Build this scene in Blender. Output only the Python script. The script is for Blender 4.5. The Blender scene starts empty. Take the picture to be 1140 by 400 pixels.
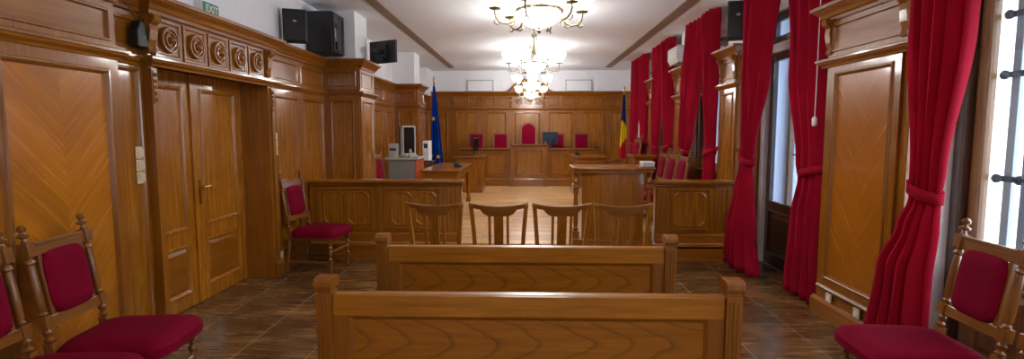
import bpy, bmesh, math, random
from mathutils import Vector, Matrix
random.seed(7)
PI = math.pi
S = bpy.context.scene
COL = S.collection
R = math.radians

# ------------------------------------------------------------------ materials
class NT:
    def __init__(s, name):
        s.m = bpy.data.materials.new(name); s.m.use_nodes = True
        s.t = s.m.node_tree; s.t.nodes.clear()
        s.out = s.t.nodes.new('ShaderNodeOutputMaterial')
    def n(s, typ, props=None, **inp):
        nd = s.t.nodes.new('ShaderNode' + typ)
        for k, v in (props or {}).items(): setattr(nd, k, v)
        for k, v in inp.items():
            key = int(k[1:]) if k[0] == 'i' and k[1:].isdigit() else k.replace('_', ' ')
            s.set(nd.inputs[key], v)
        return nd
    def set(s, sock, v):
        if isinstance(v, bpy.types.NodeSocket): s.t.links.new(v, sock)
        elif isinstance(v, bpy.types.Node): s.t.links.new(v.outputs[0], sock)
        else: sock.default_value = v
    def math(s, op, a, b=0.0):
        return s.n('Math', {'operation': op}, i0=a, i1=b).outputs[0]
    def mix(s, f, a, b, mode='MIX'):
        nd = s.n('MixRGB', {'blend_type': mode}); s.set(nd.inputs[0], f); s.set(nd.inputs[1], a); s.set(nd.inputs[2], b)
        return nd.outputs[0]
    def ramp(s, f, stops):
        nd = s.n('ValToRGB'); s.set(nd.inputs[0], f); cr = nd.color_ramp
        while len(cr.elements) < len(stops): cr.elements.new(.5)
        for e, (p, c) in zip(cr.elements, stops): e.position = p; e.color = c
        return nd.outputs[0]
    def co(s, scale=(1, 1, 1), rot=(0, 0, 0), vec=None):
        v = vec or s.n('TexCoord').outputs['Object']
        return s.n('Mapping', Vector=v, Scale=scale, Rotation=rot).outputs[0]
    def done(s, base, rough=.4, bump=None, bstr=.1, bdist=.002, **kw):
        b = s.n('BsdfPrincipled'); s.set(b.inputs['Base Color'], base); s.set(b.inputs['Roughness'], rough)
        for k, v in kw.items(): s.set(b.inputs[k.replace('_', ' ')], v)
        if bump is not None:
            bn = s.n('Bump', Height=bump, Strength=bstr, Distance=bdist); s.t.links.new(bn.outputs[0], b.inputs['Normal'])
        s.t.links.new(b.outputs[0], s.out.inputs[0]); s.b = b
        return s.m

def rgb(r, g, b):
    f = lambda c: (c/255/12.92 if c/255 <= .04045 else ((c/255+.055)/1.055)**2.4)
    return (f(r), f(g), f(b), 1)

def wood(name, dark, light, grain='Z', size=1.0, rough=.26, coat=.6, contour=0.0, tone=.22, chevron=None, pk=.2, arch=0.0):
    t = NT(name)
    sc = {'X': (2, 38, 38), 'Y': (38, 2, 38), 'Z': (38, 38, 2)}[grain]
    obj = t.n('TexCoord').outputs['Object']
    vec = obj; plank = None
    if chevron:                                   # book-matched veneer: diagonal leaves meeting on a centre line
        ax, c, ang, w = chevron
        sp = t.n('SeparateXYZ', Vector=obj)
        u = t.math('ABSOLUTE', t.math('SUBTRACT', sp.outputs[ax], c))
        z = sp.outputs[2]
        ca, sa = math.cos(ang), math.sin(ang)
        along = t.math('ADD', t.math('MULTIPLY', u, ca), t.math('MULTIPLY', z, sa))
        across = t.math('SUBTRACT', t.math('MULTIPLY', z, ca), t.math('MULTIPLY', u, sa))
        pid = t.math('FLOOR', t.math('DIVIDE', across, w))
        side = t.math('SIGN', t.math('SUBTRACT', sp.outputs[ax], c))
        plank = t.n('TexWhiteNoise', {'noise_dimensions': '2D'}, Vector=t.n('CombineXYZ', X=pid, Y=side).outputs[0]).outputs[0]
        vec = t.n('CombineXYZ', X=along, Y=across, Z=t.math('MULTIPLY', plank, 3.0)).outputs[0]
        sc = (2, 38, 3)
    v = t.co(tuple(k*size for k in sc), vec=vec)
    n1 = t.n('TexNoise', Vector=v, Scale=1.0, Detail=4.0, Roughness=.65, Distortion=.15).outputs[0]
    v2 = t.co(tuple(k*size*(7 if k > 2 else 3) for k in sc), vec=vec)
    n2 = t.n('TexNoise', Vector=v2, Scale=1.0, Detail=2.0, Roughness=.6).outputs[0]
    n3 = t.n('TexNoise', Vector=obj, Scale=1.1, Detail=2.0).outputs[0]
    f = t.math('ADD', t.math('MULTIPLY', n1, .75), t.math('MULTIPLY', n2, .25))
    col = t.ramp(f, [(.22, rgb(*dark)), (.78, rgb(*light))])
    if contour:                                   # flat-sawn cathedral figure
        vc = t.co({'X': (.75, 5, 5), 'Y': (5, .75, 5), 'Z': (5, 5, .75)}[grain], vec=vec)
        nc = t.n('TexNoise', Vector=vc, Scale=1.0, Detail=1.0, Distortion=.3).outputs[0]
        s_ = t.math('SINE', t.math('MULTIPLY', nc, 52.0))
        ln = t.ramp(s_, [(.55, (0, 0, 0, 1)), (1.0, (1, 1, 1, 1))])
        col = t.mix(t.math('MULTIPLY', ln, contour), col, rgb(*[c*.5 for c in dark]))
    if arch:                                      # nested pointed arches along the board
        sp = t.n('SeparateXYZ', Vector=obj); zz = t.math('MULTIPLY', t.math('SUBTRACT', sp.outputs[2], .655), 1/.10)
        nb = t.n('TexNoise', Vector=t.co((2.2, 2, 7), vec=obj), Scale=1.0, Detail=2.0).outputs[0]
        ph = t.math('ADD', t.math('ADD', t.math('MULTIPLY', sp.outputs[0], 5.2), t.math('POWER', t.math('ABSOLUTE', zz), 1.5)), t.math('MULTIPLY', nb, 1.3))
        ln = t.ramp(t.math('FRACT', ph), [(.0, (1, 1, 1, 1)), (.03, (.45, .45, .45, 1)), (.22, (0, 0, 0, 1)), (.985, (0, 0, 0, 1)), (1.0, (1, 1, 1, 1))])
        col = t.mix(t.math('MULTIPLY', ln, arch), col, rgb(*[c*.42 for c in dark]))
    tn = t.ramp(n3, [(.3, (1-tone, 1-tone, 1-tone, 1)), (.7, (1, 1, 1, 1))])
    col = t.mix(1.0, col, tn, 'MULTIPLY')
    if plank is not None:
        pt = t.ramp(plank, [(0, (1-pk, 1-pk, 1-pk*1.1, 1)), (1, (1+pk*.6, 1+pk*.5, 1+pk*.4, 1))])
        col = t.mix(1.0, col, pt, 'MULTIPLY')
    r = t.math('ADD', t.math('MULTIPLY', n1, .12), rough-.06)
    return t.done(col, r, n2, .12, .001, Coat_Weight=coat, Coat_Roughness=.09, Specular_IOR_Level=.4)

def plain(name, c, rough=.5, metal=0.0, noise=.08, **kw):
    t = NT(name)
    n = t.n('TexNoise', Vector=t.n('TexCoord').outputs['Object'], Scale=9.0, Detail=3.0).outputs[0]
    f = t.ramp(n, [(.3, (1-noise, 1-noise, 1-noise, 1)), (.7, (1, 1, 1, 1))])
    return t.done(t.mix(1.0, rgb(*c), f, 'MULTIPLY'), rough, n, .03, .002, Metallic=metal, **kw)

def emit(name, c, st):
    t = NT(name); e = t.n('Emission', Color=c, Strength=st); t.t.links.new(e.outputs[0], t.out.inputs[0]); return t.m

def glass(name, tint=(1, 1, 1, 1), refl=.08):
    t = NT(name)
    tr = t.n('BsdfTransparent', Color=tint); gl = t.n('BsdfGlossy', Roughness=.02)
    lw = t.n('LayerWeight', Blend=.5)
    fr = t.math('ADD', t.math('MULTIPLY', t.math('POWER', lw.outputs['Facing'], 5.0), .9), .04)
    mx = t.n('MixShader'); t.set(mx.inputs[0], fr); t.set(mx.inputs[1], tr); t.set(mx.inputs[2], gl)
    t.t.links.new(mx.outputs[0], t.out.inputs[0]); return t.m

def velvet(name, c, sheen=.6, trans=0.0, scale=160, rough=.85):
    t = NT(name)
    co = t.n('TexCoord').outputs['Object']
    n = t.n('TexNoise', Vector=co, Scale=scale, Detail=2.0).outputs[0]
    n2 = t.n('TexNoise', Vector=co, Scale=3.0, Detail=2.0).outputs[0]
    k = t.mix(1.0, rgb(*c), t.ramp(n2, [(.3, (.78, .78, .78, 1)), (.7, (1.05, 1.05, 1.05, 1))]), 'MULTIPLY')
    m = t.done(k, rough, n, .15, .0015, Sheen_Weight=sheen, Sheen_Roughness=.35, Sheen_Tint=rgb(min(255, c[0]+70), c[1]+30, c[2]+50))
    t.b.inputs['Specular IOR Level'].default_value = .1
    if trans:
        tl = t.n('BsdfTranslucent', Color=rgb(min(255, c[0]+60), c[1]+20, c[2]+50)); mx = t.n('MixShader', Fac=trans)
        t.t.links.new(t.b.outputs[0], mx.inputs[1]); t.t.links.new(tl.outputs[0], mx.inputs[2]); t.t.links.new(mx.outputs[0], t.out.inputs[0])
    return m

def floor_tile():
    t = NT('wood_look_tile')
    co = t.n('TexCoord').outputs['Object']
    sp = t.n('SeparateXYZ', Vector=co)
    fx = t.math('DIVIDE', t.math('SUBTRACT', sp.outputs[0], .03), .53); fy = t.math('DIVIDE', t.math('SUBTRACT', sp.outputs[1], .1), .53)
    dx = t.math('ABSOLUTE', t.math('SUBTRACT', t.math('FRACT', fx), .5)); dy = t.math('ABSOLUTE', t.math('SUBTRACT', t.math('FRACT', fy), .5))
    gx = t.math('GREATER_THAN', dx, .5-.0055); gy = t.math('GREATER_THAN', dy, .5-.0035)
    cell = t.n('TexWhiteNoise', {'noise_dimensions': '2D'}, Vector=t.n('CombineXYZ', X=t.math('FLOOR', fx), Y=t.math('FLOOR', fy)).outputs[0]).outputs[0]
    v = t.co((2.2, 22, 1), vec=co)
    n1 = t.n('TexNoise', Vector=v, Scale=1.0, Detail=6.0, Roughness=.65, Distortion=.2).outputs[0]
    n2 = t.n('TexNoise', Vector=co, Scale=3.2, Detail=3.0).outputs[0]
    c = t.ramp(t.math('ADD', t.math('MULTIPLY', n1, .55), t.math('MULTIPLY', n2, .45)), [(.3, rgb(58, 37, 16)), (.5, rgb(104, 72, 38)), (.7, rgb(156, 116, 70))])
    c = t.mix(1.0, c, t.ramp(cell, [(0, (.8, .8, .8, 1)), (1, (1.1, 1.1, 1.1, 1))]), 'MULTIPLY')
    c = t.mix(t.math('MULTIPLY', gy, .35), c, rgb(120, 100, 80)); c = t.mix(t.math('MULTIPLY', gx, .85), c, rgb(196, 180, 160))
    return t.done(c, t.math('ADD', t.math('MULTIPLY', n1, .2), .16), n1, .12, .002)

def parquet():
    t = NT('light_oak_parquet')
    co = t.n('TexCoord').outputs['Object']
    br = t.n('TexBrick', {'offset': .37}, Vector=co, Scale=1.0, Mortar_Size=.0015, Bias=0.0, Brick_Width=.6, Row_Height=.075,
             Color1=rgb(176, 128, 78), Color2=rgb(226, 180, 124), Mortar=rgb(110, 74, 40))
    n1 = t.n('TexNoise', Vector=t.co((2.5, 40, 1), vec=co), Scale=1.0, Detail=4.0).outputs[0]
    c = t.mix(1.0, br.outputs['Color'], t.ramp(n1, [(.3, (.82, .82, .82, 1)), (.7, (1.05, 1.05, 1.05, 1))]), 'MULTIPLY')
    return t.done(c, .3, n1, .05, .001)

M = {}
M['oak'] = wood('varnished_oak', (98, 50, 3), (180, 110, 20), 'Z', 1.0, .3)
M['oak_x'] = wood('varnished_oak_cross', (98, 50, 3), (180, 110, 20), 'X', 1.0, .3)
M['oak_y'] = wood('varnished_oak_long', (98, 50, 3), (180, 110, 20), 'Y', 1.0, .3)
M['panel'] = wood('oak_veneer_panel', (110, 60, 4), (188, 119, 23), 'Z', .8, .27, contour=.12)
M['chev_left'] = wood('chevron_veneer_left', (156, 90, 10), (208, 130, 28), 'Z', 1.0, .26, tone=.12, coat=.6, chevron=(1, 3.08, R(46), .2))
M['chev_right'] = wood('chevron_veneer_right', (146, 82, 8), (188, 110, 20), 'Z', 1.0, .26, tone=.12, chevron=(1, 4.1, R(50), .3), pk=.08)
M['door'] = wood('oak_door_veneer', (128, 70, 5), (206, 131, 28), 'Z', .9, .27, contour=.1)
M['bench_rail'] = wood('pew_oak_rail', (126, 70, 7), (190, 121, 27), 'X', 1.3, .34, coat=.2)
M['bench_panel'] = wood('pew_oak_panel', (122, 66, 7), (174, 107, 23), 'X', 1.0, .34, coat=.2, arch=.7, tone=.12)
M['bench'] = wood('pew_oak_post', (100, 52, 5), (164, 98, 22), 'Z', 1.2, .34, coat=.2)
M['chairwood'] = wood('chair_oak', (92, 50, 14), (160, 100, 40), 'Z', 1.6, .3)
M['chairwood_x'] = wood('chair_oak_rail', (92, 50, 14), (160, 100, 40), 'X', 1.6, .3)
M['slatwood'] = wood('slat_chair_oak', (112, 64, 8), (186, 116, 30), 'Z', 1.6, .32)
M['darkwood'] = wood('dark_brown_joinery', (44, 24, 14), (84, 50, 32), 'Z', 1.2, .3)
M['goldwood'] = wood('weathered_window_wood', (100, 66, 36), (176, 130, 84), 'Z', 1.2, .35)
M['plaster'] = plain('white_plaster', (240, 243, 248), .8, noise=.03)
M['ceiling'] = plain('white_ceiling_paint', (226, 230, 236), .75, noise=.03)
M['taupe'] = plain('taupe_ceiling_strip', (140, 118, 100), .6)
M['tile'] = floor_tile()
M['parquet'] = parquet()
M['curtain'] = velvet('crimson_curtain_velvet', (170, 20, 48), .5, .3)
M['seat'] = velvet('crimson_seat_velvet', (122, 0, 36), .0, 0.0, 220)
M['black'] = plain('black_plastic', (20, 20, 21), .45)
M['blackmetal'] = plain('black_sheet_metal', (24, 24, 25), .35)
M['screen'] = plain('dark_screen', (16, 18, 20), .12)
M['smoke'] = plain('smoked_glass', (34, 36, 40), .08)
M['bluescreen'] = plain('blue_black_monitor_shell', (30, 44, 58), .4)
M['white'] = plain('white_plastic', (228, 228, 224), .45)
M['cream'] = plain('cream_plastic', (216, 196, 160), .4)
M['grey'] = plain('grey_laminate', (128, 124, 118), .5)
M['lightgrey'] = plain('light_grey_plastic', (176, 172, 164), .45)
M['orange'] = plain('orange_red_laminate', (176, 78, 34), .45)
M['brass'] = plain('polished_brass', (206, 160, 84), .25, 1.0)
M['bronze'] = plain('antique_brass', (132, 122, 98), .42, 1.0)
M['steel'] = plain('blue_grey_painted_steel', (134, 152, 168), .4, .2)
M['darksteel'] = plain('dark_hardware', (60, 64, 72), .4, .6)
M['shutter'] = plain('white_painted_shutter', (226, 232, 238), .5, noise=.06)
M['green'] = plain('green_sign_face', (22, 132, 84), .4)
M['flagblue'] = velvet('blue_flag_cloth', (10, 62, 160), .15, .1)
M['flagnavy'] = velvet('navy_flag_cloth', (18, 36, 92), .15, .1)
M['flagyellow'] = velvet('yellow_flag_cloth', (236, 186, 20), .15, .1)
M['flagred'] = velvet('red_flag_cloth', (196, 24, 40), .15, .1)
M['glass'] = glass('clear_window_glass', (.96, .98, 1, 1))
M['outer_glass'] = glass('grey_outer_glass', (.52, .57, .66, 1))
M['bowl'] = emit('lit_frosted_glass', (1, .98, .95, 1), 30.0)
M['cable'] = plain('black_cable', (14, 14, 14), .5)

# ------------------------------------------------------------------ mesh builder
class B:
    def __init__(s): s.b = bmesh.new(); s.M = Matrix()
    def v(s, p): return s.b.verts.new(s.M @ Vector(p))
    def face(s, vs):
        try: return s.b.faces.new(vs)
        except ValueError: return None
    def box(s, x0, x1, y0, y1, z0, z1, m=None, bev=0.0):
        pts = [(x, y, z) for x in (x0, x1) for y in (y0, y1) for z in (z0, z1)]
        if m is not None: pts = [m @ Vector(p) for p in pts]
        vs = [s.v(p) for p in pts]
        fs = [s.face([vs[i] for i in q]) for q in ((0, 1, 3, 2), (4, 6, 7, 5), (0, 4, 5, 1), (2, 3, 7, 6), (0, 2, 6, 4), (1, 5, 7, 3))]
        if bev:
            es = list({e for f in fs for e in f.edges})
            bmesh.ops.bevel(s.b, geom=es, offset=bev, segments=2, affect='EDGES', profile=.6)
        return s
    def prism(s, poly, axis, a, b):
        """poly: 2D points in the plane of the other two axes (in x,y,z order), extruded a..b along axis"""
        def P(q, t):
            return {'x': (t, q[0], q[1]), 'y': (q[0], t, q[1]), 'z': (q[0], q[1], t)}[axis]
        A = [s.v(P(q, a)) for q in poly]; C = [s.v(P(q, b)) for q in poly]
        n = len(poly)
        for i in range(n): s.face([A[i], A[(i+1) % n], C[(i+1) % n], C[i]])
        s.face(A[::-1]); s.face(C)
        return s
    def lathe(s, prof, p0=(0, 0, 0), p1=(0, 0, 1), seg=14, unit=False):
        """prof: (r, t); t runs 0..1 between p0 and p1, or metres from p0 if unit"""
        p0, p1 = Vector(p0), Vector(p1); d = p1-p0; L = 1.0 if unit else d.length
        q = d.to_track_quat('Z', 'Y').to_matrix()
        rings = []
        for r, t in prof:
            c = p0 + q @ Vector((0, 0, t*L))
            if r < 1e-5: rings.append([s.v(c)])
            else: rings.append([s.v(c + q @ Vector((r*math.cos(2*PI*k/seg), r*math.sin(2*PI*k/seg), 0))) for k in range(seg)])
        for A, C in zip(rings, rings[1:]):
            for k in range(seg):
                k2 = (k+1) % seg
                if len(A) == 1 and len(C) == 1: continue
                if len(A) == 1: s.face([A[0], C[k2], C[k]])
                elif len(C) == 1: s.face([A[k], A[k2], C[0]])
                else: s.face([A[k], A[k2], C[k2], C[k]])
        for Rg, rev in ((rings[0], True), (rings[-1], False)):
            if len(Rg) > 1: s.face(Rg[::-1] if rev else Rg)
        return s
    def tube(s, pts, r, seg=8):
        pts = [Vector(p) for p in pts]; n = len(pts); rings = []; up = None
        for i, p in enumerate(pts):
            d = (pts[min(i+1, n-1)]-pts[max(i-1, 0)]).normalized()
            if up is None: up = d.orthogonal().normalized()
            up = (up - d*up.dot(d)).normalized(); w = d.cross(up)
            rr = r[i] if isinstance(r, (list, tuple)) else r
            rings.append([s.v(p + up*rr*math.cos(2*PI*k/seg) + w*rr*math.sin(2*PI*k/seg)) for k in range(seg)])
        for A, C in zip(rings, rings[1:]):
            for k in range(seg): s.face([A[k], A[(k+1) % seg], C[(k+1) % seg], C[k]])
        s.face(rings[0][::-1]); s.face(rings[-1])
        return s
    def moulding(s, path, prof, closed=False):
        """prof (o, z) polygon swept along a plan path; o grows to the right of the path; mitred corners"""
        P = [Vector((p[0], p[1])) for p in path]; n = len(P); rings = []
        for i in range(n):
            a = P[i]-P[i-1] if (i > 0 or closed) else None
            c = P[(i+1) % n]-P[i] if (i < n-1 or closed) else None
            a = a if a is not None else c; c = c if c is not None else a
            a = a.normalized(); c = c.normalized()
            na, nc = Vector((a.y, -a.x)), Vector((c.y, -c.x))
            m = (na+nc); m = m/ max(.2, m.dot(na)) if m.length > 1e-4 else na
            rings.append([s.v((P[i].x+m.x*o, P[i].y+m.y*o, z)) for o, z in prof])
        k = len(prof)
        for A, C in list(zip(rings, rings[1:])) + ([(rings[-1], rings[0])] if closed else []):
            for j in range(k): s.face([A[j], A[(j+1) % k], C[(j+1) % k], C[j]])
        if not closed: s.face(rings[0][::-1]); s.face(rings[-1])
        return s
    def ring(s, rect, prof, P, chamfer=0.0, fill=False):
        """picture-frame moulding; prof (inset d, height n); P maps (u, n, z) to space"""
        u0, u1, z0, z1 = rect; loops = []
        for d, n in prof:
            a, b, c, e = u0+d, u1-d, z0+d, z1-d; h = chamfer
            pts = [(a, c), (b, c), (b, e), (a, e)] if not h else [(a+h, c), (b-h, c), (b, c+h), (b, e-h), (b-h, e), (a+h, e), (a, e-h), (a, c+h)]
            loops.append([s.v(P(u, n, z)) for u, z in pts])
        for A, C in zip(loops, loops[1:]):
            k = len(A)
            for j in range(k): s.face([A[j], A[(j+1) % k], C[(j+1) % k], C[j]])
        if fill: s.face(loops[-1])
        return s
    def pbox(s, P, u0, u1, n0, n1, z0, z1):
        a = P(u0, n0, z0); c = P(u1, n1, z1)
        return s.box(min(a[0], c[0]), max(a[0], c[0]), min(a[1], c[1]), max(a[1], c[1]), min(a[2], c[2]), max(a[2], c[2]))
    def pad(s, w, h, d, M4, nx=10, ny=10, corner=.12):
        """stuffed pad: rounded-rectangle plan w x h, domed to depth d, in the frame M4 (x, y plan, z dome)"""
        def pos(i, j, z):
            a, c = i/nx*2-1, j/ny*2-1
            k = 1 - corner*(abs(a)**4)*(abs(c)**4)*1.0
            return M4 @ Vector((a*w/2*k, c*h/2*k, z))
        top = {}; bot = {}
        for i in range(nx+1):
            for j in range(ny+1):
                a, c = abs(i/nx*2-1), abs(j/ny*2-1)
                z = d*(.45+.55*((1-a**5)*(1-c**5))**.5)
                top[i, j] = s.v(pos(i, j, z)); bot[i, j] = s.v(pos(i, j, 0))
        for i in range(nx):
            for j in range(ny):
                s.face([top[i, j], top[i+1, j], top[i+1, j+1], top[i, j+1]])
                s.face([bot[i, j], bot[i, j+1], bot[i+1, j+1], bot[i+1, j]])
        for i in range(nx):
            s.face([bot[i, 0], bot[i+1, 0], top[i+1, 0], top[i, 0]]); s.face([bot[i+1, ny], bot[i, ny], top[i, ny], top[i+1, ny]])
        for j in range(ny):
            s.face([bot[0, j+1], bot[0, j], top[0, j], top[0, j+1]]); s.face([bot[nx, j], bot[nx, j+1], top[nx, j+1], top[nx, j]])
        return s
    def out(s, name, mat, parent=None, bev=0.0, smooth=False):
        b = s.b; bmesh.ops.remove_doubles(b, verts=b.verts, dist=1e-6)
        bmesh.ops.recalc_face_normals(b, faces=b.faces)
        me = bpy.data.meshes.new(name); b.to_mesh(me); b.free()
        me.materials.append(M[mat] if isinstance(mat, str) else mat)
        if smooth:
            for p in me.polygons: p.use_smooth = True
            try: me.set_sharp_from_angle(angle=R(40))
            except Exception: pass
        o = bpy.data.objects.new(name, me); COL.objects.link(o)
        if parent: o.parent = parent
        if bev:
            md = o.modifiers.new('bevel', 'BEVEL'); md.width = bev; md.segments = 2; md.limit_method = 'ANGLE'; md.angle_limit = R(50)
        return o

def tag(o, label, cat, group=None):
    o['label'] = label; o['category'] = cat
    if group: o['group'] = group
    return o
def struct(o): o['kind'] = 'structure'; return o
def thing(name, label, cat, loc=(0, 0, 0), rz=0.0, group=None):
    o = bpy.data.objects.new(name, None); COL.objects.link(o); o.location = loc; o.rotation_euler = (0, 0, rz); o.empty_display_size = .1
    return tag(o, label, cat, group)
def kids(o): return [c for c in bpy.data.objects if c.parent == o]
def dup(root, loc, rz=0.0, label=None, group=None):
    r = root.copy(); COL.objects.link(r); r.location = loc; r.rotation_euler = (0, 0, rz)
    if label: r['label'] = label
    if group: r['group'] = group
    for ch in kids(root):
        c = ch.copy(); COL.objects.link(c); c.parent = r
        for g in kids(ch):
            d = g.copy(); COL.objects.link(d); d.parent = c
    return r

# maps (u along wall, n out of wall, z)
def PX(x0, sgn=1): return lambda u, n, z: (x0+sgn*n, u, z)
def PY(y0, sgn=-1): return lambda u, n, z: (u, y0+sgn*n, z)

CORN = lambda z: [(-.0, z-.13), (.012, z-.13), (.018, z-.105), (.03, z-.095), (.045, z-.07), (.075, z-.04), (.08, z-.03), (.095, z-.028), (.095, z), (0, z)]
LEDGE = lambda z: [(0, z-.06), (.014, z-.06), (.02, z-.045), (.04, z-.028), (.045, z-.012), (.055, z-.01), (.055, z+.006), (.03, z+.016), (0, z+.016)]
BASE = lambda z0, z1: [(0, z0), (.03, z0), (.03, z1-.03), (.02, z1-.012), (.012, z1), (0, z1)]
PFR = [(0, 0), (0, .022), (.075, .022), (.08, .032), (.092, .034), (.1, .028), (.112, .006)]     # stile + moulding

def bracket(P, u, z0, z1, w=.07, parent=None, m='oak'):
    b = B(); h = z1-z0
    prof = [(0, 1), (.075, 1), (.085, .92), (.07, .82), (.045, .74), (.05, .6), (.04, .35), (.025, .18), (.035, .1), (.03, .03), (0, 0)]
    L = [b.v(P(u-w/2, n, z0+t*h)) for n, t in prof]; Rr = [b.v(P(u+w/2, n, z0+t*h)) for n, t in prof]
    k = len(prof)
    for i in range(k): b.face([L[i], L[(i+1) % k], Rr[(i+1) % k], Rr[i]])
    b.face(L); b.face(Rr[::-1])
    return b.out('bracket', m, parent)
def rosette(P, u, z, r, parent, n0=.0):
    b = B(); q = lambda n: P(u, n0+n, z)
    b.lathe([(r, 0), (r, .016), (r*.93, .03), (r*.82, .03), (r*.76, .018), (r*.66, .018), (r*.6, .034), (r*.48, .036), (r*.42, .022), (r*.3, .022), (r*.27, .045), (r*.15, .058), (0, .06)], q(0), q(1), 24, True)
    return b.out('rosette', 'oak', parent, smooth=True)

def bays(root, P, us, z0, z1, field='panel', prof=PFR, fr=None, chamfer=0):
    """a run of framed panels: frames into mesh builder fr, one child panel each"""
    for i, (a, c) in enumerate(us):
        fr.ring((a, c, z0, z1), prof, P, chamfer)
        d, n = prof[-1]
        b = B(); b.pbox(P, a+d-.004, c-d+.004, .0, n+.001, z0+d-.004, z1-d+.004); b.out('panel', field if isinstance(field, str) else field[i], root)
FRZ = [(0, 0), (0, .016), (.04, .016), (.046, .024), (.056, .024), (.064, .004)]

H_CEIL = 3.24
# ------------------------------------------------------------------ room shell
YB = 14.62; Y0 = -4.0; XL = -2.85; XR = 2.86
o = B().box(-3.4, 3.4, Y0-.3, 6.62, -.12, 0).out('floor', 'tile'); struct(o)
b = B().box(-3.1, 3.0, 6.5, YB+.1, .002, .2)
o = b.out('floor_platform', 'parquet'); struct(o)
o = B().box(-3.4, 3.4, Y0-.3, YB+.4, H_CEIL, H_CEIL+.15).out('ceiling', 'ceiling'); struct(o)
for i, (x0, x1) in enumerate(((-2.04, -1.89), (1.99, 2.16))):
    o = B().box(x0, x1, Y0, 13.9, H_CEIL-.012, H_CEIL+.01).out('trim_%d' % (1+i), 'taupe', bev=.004); struct(o)

DY0, DY1, DZ = 3.88, 5.6, 2.12        # the double door
b = B()
b.box(-3.35, XL, Y0, DY0-.0, 0, H_CEIL); b.box(-3.35, XL, DY1, YB+.3, 0, H_CEIL); b.box(-3.35, XL, DY0, DY1, DZ, H_CEIL)
b.box(-3.35, -3.09, DY0, DY1, 0, DZ)
for y in (7.36, 11.2): b.box(XL-.01, -2.37, y, y+.55, 2.5, H_CEIL)
b.box(XL-.01, -2.62, 13.9, YB+.01, 2.55, H_CEIL)
struct(b.out('wall_left', 'plaster'))
b = B(); b.box(-3.35, 3.4, YB, YB+.3, 0, H_CEIL); struct(b.out('wall_back', 'plaster'))
b = B(); b.box(-3.35, 3.4, Y0-.3, Y0, 0, H_CEIL); struct(b.out('wall_front', 'plaster'))

# right wall: piers and the openings between them; (y0, y1, sill)
OPEN = [(-1.25, .75, 0.0), (1.2, 3.62, 0.0), (4.72, 6.56, 0.0), (7.22, 8.7, .98), (9.36, 10.62, .98), (11.32, 13.3, .98)]  # first opening is invented, added behind the camera to let in fill light
b = B(); ZT = 3.02; y = Y0
for a, c, s_ in OPEN:
    b.box(XR, 3.3, y, a, 0, H_CEIL); b.box(XR, 3.3, a, c, ZT, H_CEIL)
    if s_: b.box(XR, 3.3, a, c, 0, s_)
    y = c
b.box(XR, 3.3, y, YB+.3, 0, H_CEIL)
PIER = [(3.66, 4.66), (6.6, 7.16), (8.76, 9.3), (10.7, 11.26)]
for a, c in PIER: b.box(2.62, XR+.01, a+.04, c-.04, 2.5, H_CEIL)
b.box(2.6, XR+.01, 3.632, 3.657, 0, H_CEIL)
struct(b.out('wall_right', 'plaster'))

# ------------------------------------------------------------------ left panelling
FZ0, FZ1, CZ = 2.13, 2.43, 2.56
fr = B(); tr = bpy.data.objects.new('trim_3', None); COL.objects.link(tr); struct(tr)
LP = [(-2.76, Y0, 3.53, .8), (-2.82, 3.53, 3.83, .3), (-2.81, 5.72, 7.31, .8), (-2.81, 7.95, 11.16, .8), (-2.81, 11.82, YB, .9)]
for i, (x, a, c, w) in enumerate(LP):
    P = PX(x)
    if i == 0: us = [(a+.0, -2.9), (-2.9, -1.8), (-1.8, -.7), (-.7, .3), (.3, 1.12), (1.12, 1.92), (1.92, 2.7), (2.66, 3.52)]; us[-2] = (1.92, 2.62); us[-1] = (2.62, 3.52)
    elif i == 2: us = [(5.74, 6.5), (6.5, 7.31)]
    else:
        k = max(1, round((c-a)/w)); us = [(a+(c-a)*j/k, a+(c-a)*(j+1)/k) for j in range(k)]
    fld = ['panel']*(len(us)-1)+['chev_left'] if i == 0 else 'panel'
    bays(tr, P, us, .16, 2.08, fld, [(0, 0), (0, .018), (.025, .018), (.03, .028), (.042, .03), (.05, .024), (.062, .006)] if i == 1 else PFR, fr)
    bays(tr, P, us, FZ0+.016, CZ-.12, 'oak_y', FRZ, fr)
    if x > XL: fr.box(XL-.01, x, a, c, 0, CZ-.01)
# door surround
xs = -2.75
fr.box(XL-.01, xs, 3.83, DY0, 0, CZ-.01); fr.box(XL-.01, xs, DY1, 5.74, 0, CZ-.01); fr.box(XL-.01, xs, DY0, DY1, DZ, CZ-.01)
fr.box(-3.09, XL, DY1-.002, DY1+.02, 0, DZ+.02); fr.box(-3.09, XL, DY0-.02, DY0+.002, 0, DZ+.02); fr.box(-3.09, XL, DY0, DY1, DZ-.002, DZ+.02)
fr.out('frame', 'oak', tr)
Pd = PX(xs)
b = B()
for j in range(5):
    u = 4.05+.33*j; b.ring((u-.15, u+.15, FZ0+.02, CZ-.125), [(0, 0), (0, .012), (.02, .012), (.03, .003)], Pd)
b.out('frieze_frame', 'oak_y', tr)
for j in range(5): rosette(Pd, 4.05+.33*j, 2.29, .1, tr, .002)
for u in (3.84, 5.58): bracket(PX(xs), u, FZ0+.03, CZ-.125, .08, tr)
b = B()
for u in (3.857, 5.67):
    b.pbox(Pd, u-.03, u+.03, 0, .02, .18, 2.06); b.pbox(Pd, u-.02, u+.02, .018, .026, 1.8, 2.04)
    for k in range(5): b.lathe([(.014, 0), (.012, .008), (0, .012)], Pd(u, .026, 1.83+.045*k), Pd(u, 1.03, 1.83+.045*k), 8, True)
b.out('door_casing', 'oak', tr)
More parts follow.
